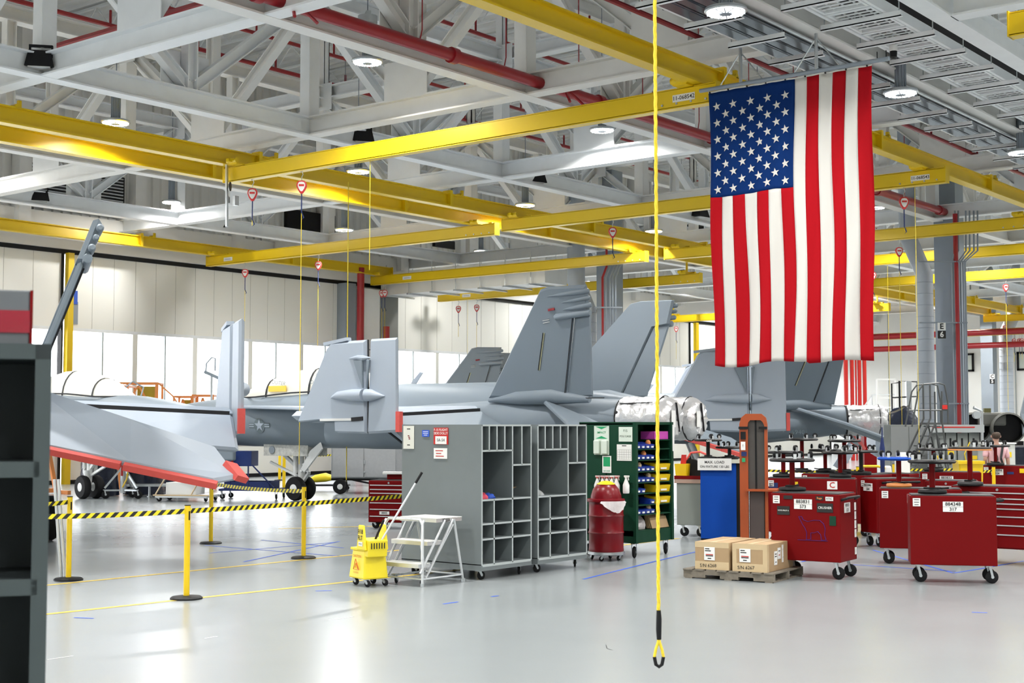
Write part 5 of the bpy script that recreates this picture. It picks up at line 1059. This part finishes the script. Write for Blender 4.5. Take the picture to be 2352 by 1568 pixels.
# ---- upturned stools on the tool boxes
def stool(label, p, h=.44, ring=blk, pole=tbr, seat=blk, seed=0, sc_=1.0, rc=.30):
    t = T('shop_stool', label, 'stool', p, seed * .7, 'upturned shop stools')
    P('seat', MB().lathe([(.05, 0), (.17, .0), (.18, .02), (.17, .045), (.05, .06)], (0, 0, 0), 24), seat, t, True); P('seat_plate', MB().box((-.1, -.05, .055), (.1, .05, .075)).bar((.1, 0, .06), (.2, .02, .07), .02), blk, t)
    P('gas_pole', MB().cyl((0, 0, .07), .036, h - .10, 12), pole, t, True)
    P('base_ring', MB().lathe([(.05, h - .03), (rc - .02, h - .02), (rc, h), (rc - .02, h + .02), (.05, h + .02)], (0, 0, 0), 30), ring, t, True)
    for k in range(5):
        an = k * 2 * math.pi / 5; x, y = (rc - .06) * math.cos(an), (rc - .06) * math.sin(an); ca_ = an + seed + k
        ax = V((math.cos(ca_), math.sin(ca_), 0)); c = V((x, y, h + .075))
        w_ = P('caster', MB().lathe([(.030, -.018), (.044, -.010), (.044, .010), (.030, .018)], c + ax * .0, 14, ax), rub, t, True); P('fork', MB().bar(V((x, y, h + .02)) + ax * .026, c + ax * .026 + V((0, 0, .01)), .006, .04, up=(-ax.y, ax.x, 0)).bar(V((x, y, h + .02)) - ax * .026, c - ax * .026 + V((0, 0, .01)), .006, .04, up=(-ax.y, ax.x, 0)), alu, w_)
    return t
for i, (px, D, z, ring, pole, seat, lb) in enumerate((
    (1817, 18.1, 1.085, blk, tbr, blk, 'standing on the polar bear tool box'), (1797, 22.7, 1.095, blk, tbr, blk, 'behind the one on the polar bear box'), (1927, 22.5, 1.095, blk, tbr, blk, 'with two poles close together, nearer'), (1893, 25.3, 1.08, blk, tbr, blk, 'between the two wide black rings, behind'),
    (1937, 24.75, 1.08, blk, tbr, blk, 'with two poles close together, farther'), (1975, 24.3, 1.08, blk, blk, blk, 'with a black pole left of the blue ringed one'), (2061, 19.7, 1.065, bluep, tbr, orng2, 'with a blue ring and an orange seat'), (2137, 17.4, 1.085, blk, tbr, blk, 'standing on the tool box numbered 884348'),
    (2141, 25.5, 1.095, blk, tbr, blk, 'behind the one on the box numbered 884348'), (2224, 19.6, 1.095, blk, tbr, black_top, 'tall one with an orange band'), (2283, 28.9, 1.105, blk, tbr, blk, 'in front of the man in pink'), (1840, 25.35, 1.08, blk, tbr, blk, 'farthest, left of the pair of poles'))):
    if z > 1.0:
        s_ = stool('upturned shop stool with casters up, ' + lb, LP(px, D + .18, z), {9: .52, 11: .60, 4: .58}.get(i, .40), ring, pole, seat, i)
        if i == 9: P('orange_band', MB().lathe([(.30, .49), (.305, .5), (.30, .51)], (0, 0, 0), 30), orng2, s_)
for px, D, z, lb in ((1625, 23.75, 1.362, 'with letters COS on its edge, on the blue cabinet'), (1674, 23.8, 1.362, 'low one beside the COS lettered one')):
    s_ = stool('upturned shop stool ' + lb, LP(px, D, z), .36 if px < 1650 else .22, blk, blk, blk, px, rc=.27); s_.scale = (.9, .9, .9)
    if px < 1650: txt('COS', .05, M_ @ V((0, 0, 0)) if 0 else Matrix.Rotation(-px * .7, 4, 'Z') @ (L(-.02, -.285, .35)), Matrix.Rotation(-px * .7, 4, 'Z') @ RT, (0, 0, 1), wht, s_, bold=.03)
# ================================================================ things under and beyond the jets, on the left
def frame_cart(name, label, cat, pa, pb, depth, zt, m, deckz=.28, shelf=None, tall=None, group=None):
    a, ang = front(LP(*pa), LP(*pb)); W_ = (LP(*pb) - LP(*pa)).length; t = T(name, label, cat, a, ang, group)
    P('bed', MB().box((0, 0, deckz), (W_, depth, deckz + .05)), m, t)
    for x in (.06, W_ - .06):
        for y in (.06, depth - .06): caster(t, x, y, .07, deckz, .035, ang=x)
    return t, W_
t, W_ = frame_cart('work_stand', 'dark blue wheeled stand with a blue tray, under the jet nose', 'stand', (505, 36.5), (640, 36.3), .8, 0, navy, .22)
P('tray_wall', MB().box((.15, 0, .27), (1.4, .03, .46)).box((.15, .8, .27), (1.4, .83, .46)).box((.15, 0, .27), (.18, .83, .46)).box((1.37, 0, .27), (1.4, .83, .46)), navy, t)
P('upper_bin', MB().box((-.1, .1, .86), (.85, .7, 1.26)), mat('stand_blue', (.008, .03, .16), .5), t, bev=.01)
P('brace', MB().tube([(.9, 0, .9), (1.5, 0, .3)], .02, 6).tube([(.8, .0, .9), (.8, 0, .3)], .02, 6).tube([(.5, 0, .9), (.25, 0, .3)], .02, 6), navy, t)
for x in (.05, .35): P('warning_streamer', MB().box((x, -.03, .55), (x + .05, -.02, 1.15)), redb, t)
t, W_ = frame_cart('dolly', 'white crate on a low tubular dolly behind the barrier post', 'dolly', (360, 35.4), (478, 35.2), .8, 0, alu, .1)
P('crate', MB().box((.25, .08, .17), (1.05, .72, .48)), wht, t, bev=.01); P('tube_frame', MB().tube([(0, 0, .16), (.28, 0, .62)], .018, 6).tube([(.95, 0, .16), (1.12, 0, .45)], .018, 6).tube([(-.05, 0, .16), (W_ + .05, 0, .16)], .02, 6), tapem, t)
t = T('trailer', 'grey two door equipment trailer with a spare style wheel, behind the jet nose gear', 'trailer', *[LP(770, 39.2), RZ0 - .05])
P('box_body', MB().box((-.1, 0, .44), (2.0, 1.5, 1.33)), mat('trailer_grey', (.30, .31, .32), .35, var=.12, scale=10), t, bev=.015)
for x in (-.06, .85): P('door', MB().box((x, -.02, .48), (x + .88, .0, 1.29)), mat('trailer_door', (.36, .37, .38), .3, var=.1, scale=14), t)
P('latch', MB().box((.83, -.04, .85), (.88, -.02, .95)).box((.83, -.04, .6), (.88, -.02, .65)), steel, t); P('chassis', MB().box((-.1, .02, .38), (2.0, .1, .44)).bar((.5, .05, .4), (1.1, .05, .28), .05), blk, t)
wheel(t, .17, -.02, .21, .14); wheel(t, 1.8, -.02, .21, .14); wheel(t, 1.0, 1.3, .21, .14); P('axle', MB().bar((.17, 0, .21), (.17, .0, .42), .06).bar((1.8, 0, .21), (1.8, .0, .42), .06).bar((1., 1.3, .21), (1., 1.3, .42), .06), blk, t)
for o in t.children:
    if o.name.startswith('wheel'): pass
t = T('hose_bag', 'yellow bag lying on a low cart behind the nose wheels', 'bag', LP(735, 41.6), RZ0); P('bag_body', MB().tube([(-.3, 0, .28), (-.1, 0, .34), (.2, 0, .38), (.45, 0, .36)], [.06, .12, .14, .06], 10), yel2, t, True); P('low_frame', MB().box((-.5, -.2, .12), (.9, .3, .17)), blk, t)
for x in (-.4, .8):
    for y in (-.15, .2): caster(t, x, y, .055, .12, .03)
tarp = mat('dark_tarp', (.010, .014, .03), .25, var=.6, scale=5, bump=1.0)
for i, (px, D, w_, h_, lb) in enumerate(((232, 38, 1.0, .95, 'dark plastic covered crate with blue folds left of the tripod stand'), (335, 39, 1.1, .9, 'dark plastic covered crate behind the red guarded tailplane'), (400, 41, .9, .9, 'dark plastic covered crate farthest along under the tailplane'))):
    rr = random.Random(i); b_ = MB(); rings = [[(w_ / 2 * math.cos(a) * (1.15 - .15 * z + rr.uniform(-.05, .05)), .4 * math.sin(a) * (1.15 - .15 * z + rr.uniform(-.05, .05)), .02 + z * h_) for a in [k * math.pi / 12 for k in range(24)]] for z in (0, .2, .45, .7, .9, 1.0)]
    o = P('covered_crate', b_.loft(rings), tarp, None, True); o.location = LP(px, D); tag(o, lb, 'crate', 'dark covered crates')
t = T('tripod_stand', 'grey wheeled tripod jack with a red streamer under the tailplane', 'jack', LP(286, 36.8), RZ0)
P('column', MB().cyl((0, 0, .15), .07, .8, 12), steel, t)
for x, y in ((-.45, -.1), (.42, -.15), (.1, .5)): P('leg', MB().bar((0, 0, .85), (x, y, .28), .05).bar((0, 0, .22), (x, y, .22), .04), steel, t); caster(t, x, y, .11, .24, .05, ang=.3)
P('red_streamer', MB().box((-.03, -.1, .6), (.03, -.09, .95)), redb, t); P('yellow_hose', MB().tube([(.02, -.1, .3), (.12, -.1, .5), (.15, -.1, .7)], .02, 6), yel, t)
t = T('support_frame', 'low grey support frame with a single foot under the tailplane', 'stand', LP(345, 37.6), RZ0); P('rail', MB().box((-.6, 0, .28), (.9, .5, .34)), steel, t); P('foot', MB().cyl((0, .1, 0), .03, .28, 10).cyl((0, .1, 0), .07, .02, 12).cyl((.7, .3, 0), .03, .28, 10).cyl((-.5, .4, 0), .03, .28, 10), steel, t)
t = T('ladder_leg', 'slanting aluminium prop by the leftmost barrier post', 'prop', LP(158, 17.9), RZ0); P('prop_tube', MB().tube([(-.05, 0, 0), (-.16, 0, 1.25)], .022, 8).tube([(-.0, 0, 0), (-.11, 0, 1.25)], .022, 8), alu, t)
# orange work platforms against the windows
def platform(label, px, D, w_, zt, seed, pw=True):
    t = T('work_platform', label, 'platform', LP(px, D), RZ0 + .1, 'orange work platforms'); d_ = 1.2
    for x in (0, w_):
        for y in (0, d_): P('post', MB().bar((x, y, 0), (x, y, zt), .06), orng2, t)
    for z in (zt - .02, zt - .95, zt - .5 if seed % 2 else zt - 1.0):
        for y in (0, d_): P('rail', MB().bar((0, y, z), (w_, y, z), .05), orng2, t)
        for x in (0, w_): P('rail', MB().bar((x, 0, z), (x, d_, z), .05), orng2, t)
    P('brace', MB().bar((.05, 0, zt - .9), (w_ / 2, 0, zt - .1), .05).bar((w_ / 2, 0, zt - .1), (w_ - .05, 0, zt - .9), .05).bar((0, 0, .3), (w_, 0, zt - 1.1), .05), orng2, t)
    P('deck', MB().box((0, 0, zt - 1.02), (w_, d_, zt - .97)), orng2, t)
    if pw: P('yellow_panel', MB().box((w_ * .45, .1, zt - .85), (w_ * .95, .14, zt - .12)), mat('panel_olive', (.42, .34, .02), .5), t)
    return t
platform('large orange work platform with a yellow panel, against the hangar windows', 277, 41.5, 1.05, 3.22, 1); platform('narrow orange work platform just left of the large one', 257, 43.4, .5, 3.18, 2, False)
platform('small orange work platform with a leaning ladder, right of the large one', 400, 43.5, .55, 2.85, 3); platform('orange work platform with crossed braces beside the folded wing panel', 443, 43.0, .62, 2.88, 4, False)
t = T('stair', 'orange stair running down from the large work platform', 'stair', LP(362, 41.2), RZ0 + .1, 'orange work platforms'); P('stringer', MB().bar((0, 0, 2.3), (1.7, 0, .05), .06, .1).bar((0, .6, 2.3), (1.7, .6, .05), .06, .1), orng2, t); P('handrail', MB().bar((0, 0, 3.2), (.45, 0, 2.8), .04).bar((.45, 0, 2.8), (1.7, 0, .95), .04).bar((1.7, 0, .95), (1.7, 0, .05), .04).bar((0, 0, 3.2), (0, 0, 0), .05), orng2, t)
for k in range(8): P('step', MB().box((.1 + k * .2, 0, 2.1 - k * .265), (.32 + k * .2, .6, 2.13 - k * .265)), orng2, t)
t = T('canopy_frame', 'raised canopy frame standing alone before the windows', 'canopy', LP(482, 38.5), RZ0)
P('hoop', MB().tube([(-.12, 0, 3.35), (-.1, .0, 3.65), (.02, .1, 3.82), (.1, .2, 3.8), (.1, .2, 3.45)], .02, 8), jet, t); P('rail', MB().bar((-.15, 0, 3.42), (.25, 0, 3.24), .12, .08), jet, t); P('prop', MB().bar((.05, .0, 0), (.05, 0, 3.35), .05).box((-.4, -.4, 0), (.4, .4, .05)), steel, t)
# ================================================================ right: beyond the tool boxes
t = T('stairs', 'grey steel stairs with white handrails before the bright wall', 'stairs', LP(1928, 60), RZ0); P('flight', MB().bar((0, 0, .1), (1.4, 0, 2.2), .1, .25).bar((0, 1, .1), (1.4, 1, 2.2), .1, .25), colg, t); P('landing', MB().box((1.4, 0, 2.1), (2.5, 1, 2.25)), colg, t)
for k in range(8): P('step', MB().box((.1 + k * .17, 0, .3 + k * .25), (.35 + k * .17, 1, .34 + k * .25)), colg, t)
P('handrail', MB().tube([(0, 0, .2), (0, 0, 1.1), (1.4, 0, 3.25), (2.4, 0, 3.25)], .03, 6).tube([(.2, 0, .4), (.2, 0, 1.0), (1.4, 0, 2.7), (2.4, 0, 2.7)], .025, 6).tube([(1.4, 0, 2.2), (1.4, 0, 3.25)], .03, 6).tube([(.7, 0, 1.1), (.7, 0, 2.2)], .03, 6), alu, t)
P('leg', MB().bar((2.4, 0, 0), (2.4, 0, 2.2), .1).bar((2.4, 1, 0), (2.4, 1, 2.2), .1).bar((1.5, 0, 0), (1.5, 0, 2.2), .1), colg, t)
P('guard_rail', MB().bar((1.55, -.3, 2.3), (1.55, -.3, 3.9), .07).bar((2.35, -.3, 2.3), (2.35, -.3, 3.9), .07).bar((1.55, -.3, 3.9), (2.35, -.3, 3.9), .07).bar((1.55, -.3, 3.1), (2.35, -.3, 3.1), .07).box((1.5, -.35, 2.1), (2.4, 0, 2.3)), wht, t)
t = T('red_cabinet', 'dark red cabinet beside the stairs under a white guard rail', 'cabinet', LP(1983, 56), RZ0); P('carcass', MB().box((0, 0, 0), (.5, .5, 2.35)), tbr, t)
t = T('cockpit_section', 'pale grey cockpit section under black plastic on a stand', 'aircraft section', LP(2062, 50), RZ0)
P('shell', MB().loft([[(x, .9 * w_ * math.cos(a), 1.35 + .62 * w_ * math.sin(a)) for a in [k * math.pi / 10 for k in range(20)]] for x, w_ in ((-1.0, .7), (-.8, .9), (-.2, 1), (.6, 1), (1.1, .9))]), jetl, t, True)
P('sill_flange', MB().plate([(-1.5, -.9, 1.78), (1.2, -1.1, 1.9), (1.2, .9, 1.9), (-1.3, .6, 1.78)], .08), jetd, t)
rr = random.Random(8); P('plastic_cover', MB().loft([[(-.1 + (.95 - z * .5) * math.cos(a) * (1 + rr.uniform(-.12, .12)), .5 * math.sin(a), 1.85 + z * (.62 + .2 * math.cos(a)) + rr.uniform(-.04, .04)) for a in [k * math.pi / 9 for k in range(18)]] for z in (0, .35, .7, 1.0)]), tarp, t, True)
P('stand_leg', MB().bar((-.6, 0, 0), (-.4, 0, .9), .12).bar((.8, 0, 0), (.6, 0, .9), .12).box((-.9, -.5, 0), (1.1, .5, .08)), colg, t); P('windscreen_post', MB().bar((-1.0, -.3, 1.85), (-1.0, -.3, 2.6), .1), mat('post_ochre', (.4, .24, .03), .5), t)
t = T('guard_rail', 'black pipe guard rail with a post behind the plastic covered section', 'rail', LP(2048, 54), RZ0)
P('pipe_frame', MB().tube([(0, 0, 0), (0, 0, 3.55), (.35, 0, 3.6)], .03, 6).tube([(.3, 0, 0), (.3, 0, 3.65), (1.0, 0, 3.62), (1.0, 0, 3.0)], .04, 6).tube([(0, 0, 3.0), (1.0, 0, 3.05)], .03, 6), blk, t); P('steel_post', MB().box((.55, -.08, 0), (.75, .1, 3.65)), steel, t)
# rolling stair ladder
t = T('stair_ladder', 'tall dark rolling stair ladder in front of the column marked E 6', 'ladder', LP(2040, 33.2), RZ0); sm = mat('ladder_dark', (.06, .065, .065), .4)
for y in (0, .55):
    P('stringer', MB().tube([(0, y, .05), (1.0, y, 2.1), (1.0, y, 2.9)], .022, 6).tube([(.25, y, .05), (1.1, y, 1.95)], .022, 6), sm, t); P('rear_leg', MB().tube([(1.5, y, .05), (1.28, y, 2.0), (1.28, y, 2.75)], .022, 6).tube([(1.5, y, .3), (1.1, y, 1.95)], .018, 6), sm, t)
    P('handrail', MB().tube([(.55, y, 1.9), (.72, y, 2.75), (.85, y, 2.92), (1.2, y, 2.95), (1.35, y, 2.9), (1.42, y, 2.5), (1.42, y, 1.98)], .02, 6).tube([(.62, y, 2.3), (1.42, y, 2.3)], .018, 6), sm, t); P('floor_rail', MB().bar((0, y, .1), (1.5, y, .1), .04), sm, t)
for k in range(8): P('tread', MB().box((.12 + k * .125, 0, .25 + k * .235), (.36 + k * .125, .55, .28 + k * .235)), sm, t)
P('landing', MB().box((.9, 0, 1.95), (1.5, .55, 2.0)), sm, t); P('red_tag', MB().box((1.28, -.03, 2.32), (1.40, -.01, 2.42)), redb, t)
for x in (.1, 1.4):
    for y in (.03, .52): caster(t, x, y, .05, .1, .03)
# test console with a red stripe, grey cabinet, white cabinet, man
t = T('test_console', 'grey test rack with a red striped canopy and yellow labels', 'rack', LP(2135, 36), RZ0); rk = mat('rack_grey', (.22, .235, .225), .5)
P('canopy_panel', MB().box((-.05, -.15, 1.75), (1.35, .3, 1.95)), mat('rack_pale', (.36, .38, .38), .4), t); P('red_stripe', MB().box((.0, -.16, 1.87), (1.1, -.15, 1.90)), redb, t)
for k in range(4):
    u = P('rack_unit', MB().box((.1 + k * .30, 0, .15), (.37 + k * .30, .5, 1.74)), rk, t, bev=.01); P('yellow_label', MB().box((.14 + k * .3, -.006, 1.05 + .12 * (k % 3)), (.30 + k * .3, -.001, 1.15 + .12 * (k % 3))), yel, u); P('slot', MB().box((.19 + k * .3, -.006, 1.28), (.24 + k * .3, -.001, 1.6)), blk, u)
    P('knob', MB().cyl((.2 + k * .3, -.001, .95), .03, .04, 10, (0, -1, 0)), blk, u)
P('base', MB().box((.05, 0, 0), (1.35, .5, .15)), blk, t); P('hose', MB().tube([(1.0, -.05, 1.5), (.85, -.08, 1.2), (.9, -.08, .9), (1.1, -.05, .95)], .015, 6), yel, t); P('pipe_post', MB().tube([(1.3, -.1, .0), (1.3, -.1, 2.3), (1.1, -.1, 2.4)], .045, 8).cyl((1.15, -.1, 2.2), .1, .12, 12, (0, -1, 0)), steel, t)
t = T('electrical_cabinet', 'plain grey two door cabinet behind the stair ladder', 'cabinet', LP(2042, 37), RZ0); P('carcass', MB().box((0, 0, 0), (1.0, .6, 1.95)), rk, t, bev=.01)
for x in (.02, .51): P('door', MB().box((x, -.02, .05), (x + .47, 0, 1.9)), mat('door_grey', (.25, .26, .26), .4), t)
t = T('white_cabinet', 'white metal cabinet with a vent beside the man in pink', 'cabinet', LP(2262, 32.5), RZ0); P('carcass', MB().box((0, 0, 0), (.68, .6, 1.5)), mat('cab_white', (.55, .56, .52), .5), t, bev=.01); P('worktop', MB().box((-.03, -.03, 1.5), (.7, .62, 1.53)), wht, t)
for k in range(5): P('vent_slat', MB().box((.45 + .03 * k, -.008, .8), (.46 + .03 * k, -.001, 1.0)), blk, t)
sign(t, (.55, -.002, 1.25), (1, 0, 0), (0, 0, 1), .08, .12, [], m=yel)
t = T('yellow_bin', 'yellow plastic bin with a folded rim near the man in pink', 'bin', LP(2226, 27.3), RZ0); P('bin_body', MB().hexa([(-.2, 0, 0), (.2, 0, 0), (.2, .35, 0), (-.2, .35, 0), (-.24, -.04, 1.2), (.24, -.04, 1.2), (.24, .4, 1.2), (-.24, .4, 1.2)]), yel, t, bev=.02); P('rim', MB().box((-.26, -.06, 1.18), (.26, .42, 1.24)), yel, t)
t = T('pump_cart', 'white floor machine with a yellow bent handle behind the blue ringed stool', 'machine', LP(2040, 27), RZ0); P('body', MB().hexa([(-.12, 0, .1), (.14, 0, .1), (.14, .3, .1), (-.12, .3, .1), (-.06, 0, 1.15), (.04, 0, 1.15), (.04, .2, 1.15), (-.06, .2, 1.15)]), wht, t, bev=.03); P('handle', MB().tube([(.0, .1, 1.0), (-.05, .1, 1.1), (-.2, .1, 1.14), (-.5, .1, 1.14)], .025, 8), yel, t, True)
for x in (-.08, .1): caster(t, x, .05, .04, .1)
t = T('bench_grinder', 'white instrument on a grey pedestal behind the blue ringed stool', 'machine', LP(2072, 28.5), RZ0); P('body', MB().box((-.12, 0, .95), (.14, .25, 1.25)).box((-.08, 0, 1.25), (.1, .2, 1.38)), wht, t, bev=.02); P('pedestal', MB().box((-.06, .05, 0), (.06, .2, .95)), colg, t)
t = T('flag_banner', 'rolled dark blue cloth on a thin staff behind the blue ringed stool', 'banner', LP(2024, 26.5), RZ0); P('staff', MB().cyl((0, 0, 0), .012, 1.9, 8), navy, t); P('cloth', MB().lathe([(.02, .9), (.04, 1.0), (.05, 1.5), (.02, 1.7)], (0, 0, 0), 10), navy, t, True)
t = T('small_table', 'low black slatted rack between the red tool boxes', 'rack', LP(2070, 26.2), RZ0)
for k in range(4): P('slat', MB().box((0, 0, .55 + k * .12), (.45, .3, .60 + k * .12)), blk, t)
P('leg', MB().box((0, 0, 0), (.04, .3, 1.05)).box((.41, 0, 0), (.45, .3, 1.05)), blk, t)
# rear fuselage with two open engine bays
t = T('rear_fuselage', 'olive grey rear fuselage with two gaping dark engine bays at the right edge', 'aircraft section', LP(2264, 46.2), RZ0 - .12); of = mat('fuselage_olive', (.13, .13, .115), .5)
for k, (x, y) in enumerate(((-.35, .3), (.72, 0))):
    n = 30; b_ = MB(); rings = []
    for r, yy in ((.50, 0), (.56, .05), (.58, 1.5), (.5, 2.5)): rings.append([(x + r * math.cos(2 * math.pi * j / n), y + yy, 1.83 + r * .95 * math.sin(2 * math.pi * j / n)) for j in range(n)])
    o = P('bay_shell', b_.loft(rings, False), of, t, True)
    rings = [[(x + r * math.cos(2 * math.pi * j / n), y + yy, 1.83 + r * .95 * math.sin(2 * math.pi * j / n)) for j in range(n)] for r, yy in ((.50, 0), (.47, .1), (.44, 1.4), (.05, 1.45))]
    P('bay_lining', MB().loft(rings, False), mat('bay_shade', (.006, .006, .005), .8, spec=.1), o, True)  # near-black lining colour: the shade deep in the bays is painted in
    for q in range(3): P('bay_ring', MB().lathe([(.465 - .01 * q, 0), (.445 - .01 * q, .0), (.445 - .01 * q, .03), (.465 - .01 * q, .03)], (x, y + .25 + .3 * q, 1.83), 30, (0, 1, 0)), rub, o)
P('centre_beam', MB().box((-.2, .2, 1.9), (.7, 2.2, 2.36)), of, t, bev=.08); P('tail_boom', MB().plate([(1.15, 0, 1.6), (1.6, .3, 2.2), (2.0, .5, 3.6), (1.5, .5, 3.6), (1.15, .3, 2.3)], .12), colg, t)
P('cradle', MB().box((-.8, .5, .0), (-.6, .7, 1.4)).box((1.1, .5, .0), (1.3, .7, 1.4)).box((-.8, .5, .9), (1.3, .7, 1.3)).box((-.9, .3, 0), (1.4, .9, .08)), blk, t)
P('olive_box', MB().box((.0, .3, 2.36), (.22, .5, 2.5)), mat('olive', (.12, .11, .03), .6), t)
t = T('dark_cart', 'dark covered cart beneath the open engine bays', 'cart', LP(2275, 40), RZ0); P('cart_body', MB().box((-.3, 0, .15), (1.6, .8, 1.35)), tarp, t, bev=.05)
for x in (-.1, 1.4): caster(t, x, .1, .07, .15)
# ---- the man, seen from behind
def skinfig(name, pts, edges, rads, m, parent, lv=2):
    me = bpy.data.meshes.new(name); me.from_pydata(pts, edges, []); o = bpy.data.objects.new(name, me); COL.objects.link(o)
    md = o.modifiers.new('skin', 'SKIN'); md.use_smooth_shade = True
    for v, r in zip(me.skin_vertices[0].data, rads): v.radius = r if isinstance(r, tuple) else (r, r)
    me.skin_vertices[0].data[0].use_root = True
    s_ = o.modifiers.new('sub', 'SUBSURF'); s_.levels = lv; s_.render_levels = lv
    me.materials.append(m); o.parent = parent; return o
pm = T('person', 'man seen from behind in a pink shirt and dark suspenders, standing among tool boxes', 'person', LP(2284, 30.6), RZ0)
trs = mat('trousers_dark', (.015, .016, .02), .8)
# body (skin) as one figure: legs, trunk, arms, neck, head
body = skinfig('body', [(0, 0, .95), (0, 0, 1.2), (0, .0, 1.42), (0, -.01, 1.52), (0, -.01, 1.6), (0, -.02, 1.70), (0, -.02, 1.78), (-.19, 0, 1.44), (-.25, -.03, 1.18), (-.16, .20, 1.02), (-.12, .26, 1.0), (.19, 0, 1.44), (.27, .02, 1.17), (.30, .08, .94), (.29, .12, .87), (-.1, 0, .88), (-.11, .0, .5), (-.11, .02, .1), (-.11, .12, .04), (.1, 0, .88), (.12, 0, .5), (.13, .02, .1), (.13, .12, .04)],
    [(0, 1), (1, 2), (2, 3), (3, 4), (4, 5), (5, 6), (2, 7), (7, 8), (8, 9), (9, 10), (2, 11), (11, 12), (12, 13), (13, 14), (0, 15), (15, 16), (16, 17), (17, 18), (0, 19), (19, 20), (20, 21), (21, 22)],
    [(.15, .11), (.16, .11), (.16, .11), .06, .06, .095, .07, .06, .045, .034, .03, .06, .045, .034, .03, .09, .06, .045, .045, .09, .06, .045, .045], skin, pm)
for s_, (hx, hy, hz) in ((-1, (-.12, .28, 1.0)), (1, (.29, .13, .84))):
    for k in range(4): P('finger', MB().tube([(hx + (k - 1.5) * .018, hy, hz), (hx + (k - 1.5) * .02, hy - .02, hz - .04), (hx + (k - 1.5) * .018, hy - .03, hz - .07 + .008 * abs(k - 1.5))], [.009, .008, .006], 6), skin, body, True)
    P('thumb', MB().tube([(hx - s_ * .03, hy, hz + .02), (hx - s_ * .05, hy - .02, hz - .01), (hx - s_ * .05, hy - .03, hz - .035)], [.011, .009, .007], 6), skin, body, True)
skinfig('shirt', [(0, 0, .98), (0, 0, 1.2), (0, 0, 1.42), (0, -.01, 1.5), (-.2, 0, 1.43), (-.25, -.02, 1.22), (.2, 0, 1.43), (.265, .01, 1.2)], [(0, 1), (1, 2), (2, 3), (2, 4), (4, 5), (2, 6), (6, 7)], [(.175, .135), (.185, .14), (.18, .13), .075, .085, .065, .085, .065], pinks, pm)
skinfig('trousers', [(0, 0, .98), (-.1, 0, .86), (-.11, 0, .5), (-.11, .02, .09), (.1, 0, .86), (.12, 0, .5), (.13, .02, .09)], [(0, 1), (1, 2), (2, 3), (0, 4), (4, 5), (5, 6)], [(.175, .13), .11, .08, .065, .11, .08, .065], trs, pm)
skinfig('hair', [(0, -.05, 1.62), (0, -.045, 1.72), (0, -.02, 1.785)], [(0, 1), (1, 2)], [.085, .112, .09], hairm, pm)
for s_ in (-1, 1): P('shoe', MB().lathe([(.04, 0), (.05, .03), (.045, .07)], (s_ * .12, -.03, 0), 12), blk, pm, True); P('ear', MB().lathe([(.012, -.025), (.02, 0), (.012, .025)], (s_ * .098, -.02, 1.69), 8), skin, body, True)
# the back faces the camera: harness straps cross the shoulders
for s_ in (-1, 1): P('suspender', MB().bar((s_ * .115, -.13, 1.52), (s_ * .04, -.20, 1.22), .05, .012, up=(0, -1, .2)), inkm, pm); P('suspender', MB().bar((s_ * .04, -.20, 1.22), (s_ * .10, -.19, 1.0), .05, .012, up=(0, -1, .2)), inkm, pm)
P('nose', MB().tube([(0, .07, 1.72), (0, .105, 1.685), (0, .08, 1.67)], [.008, .014, .008], 6), skin, body, True)
P('eye', MB().cyl((-.035, .075, 1.715), .009, .012, 8, (0, 1, 0)), inkm, body); P('eye', MB().cyl((.035, .075, 1.715), .009, .012, 8, (0, 1, 0)), inkm, body); P('mouth', MB().box((-.022, .08, 1.645), (.022, .088, 1.651)), mat('lip', (.3, .08, .07), .6), body)
P('belt', MB().lathe([(.175, 0), (.185, .02), (.185, .07), (.175, .09)], (0, 0, .95), 20), inkm, pm)
for o in pm.children:
    if o.name.startswith('body'): pass
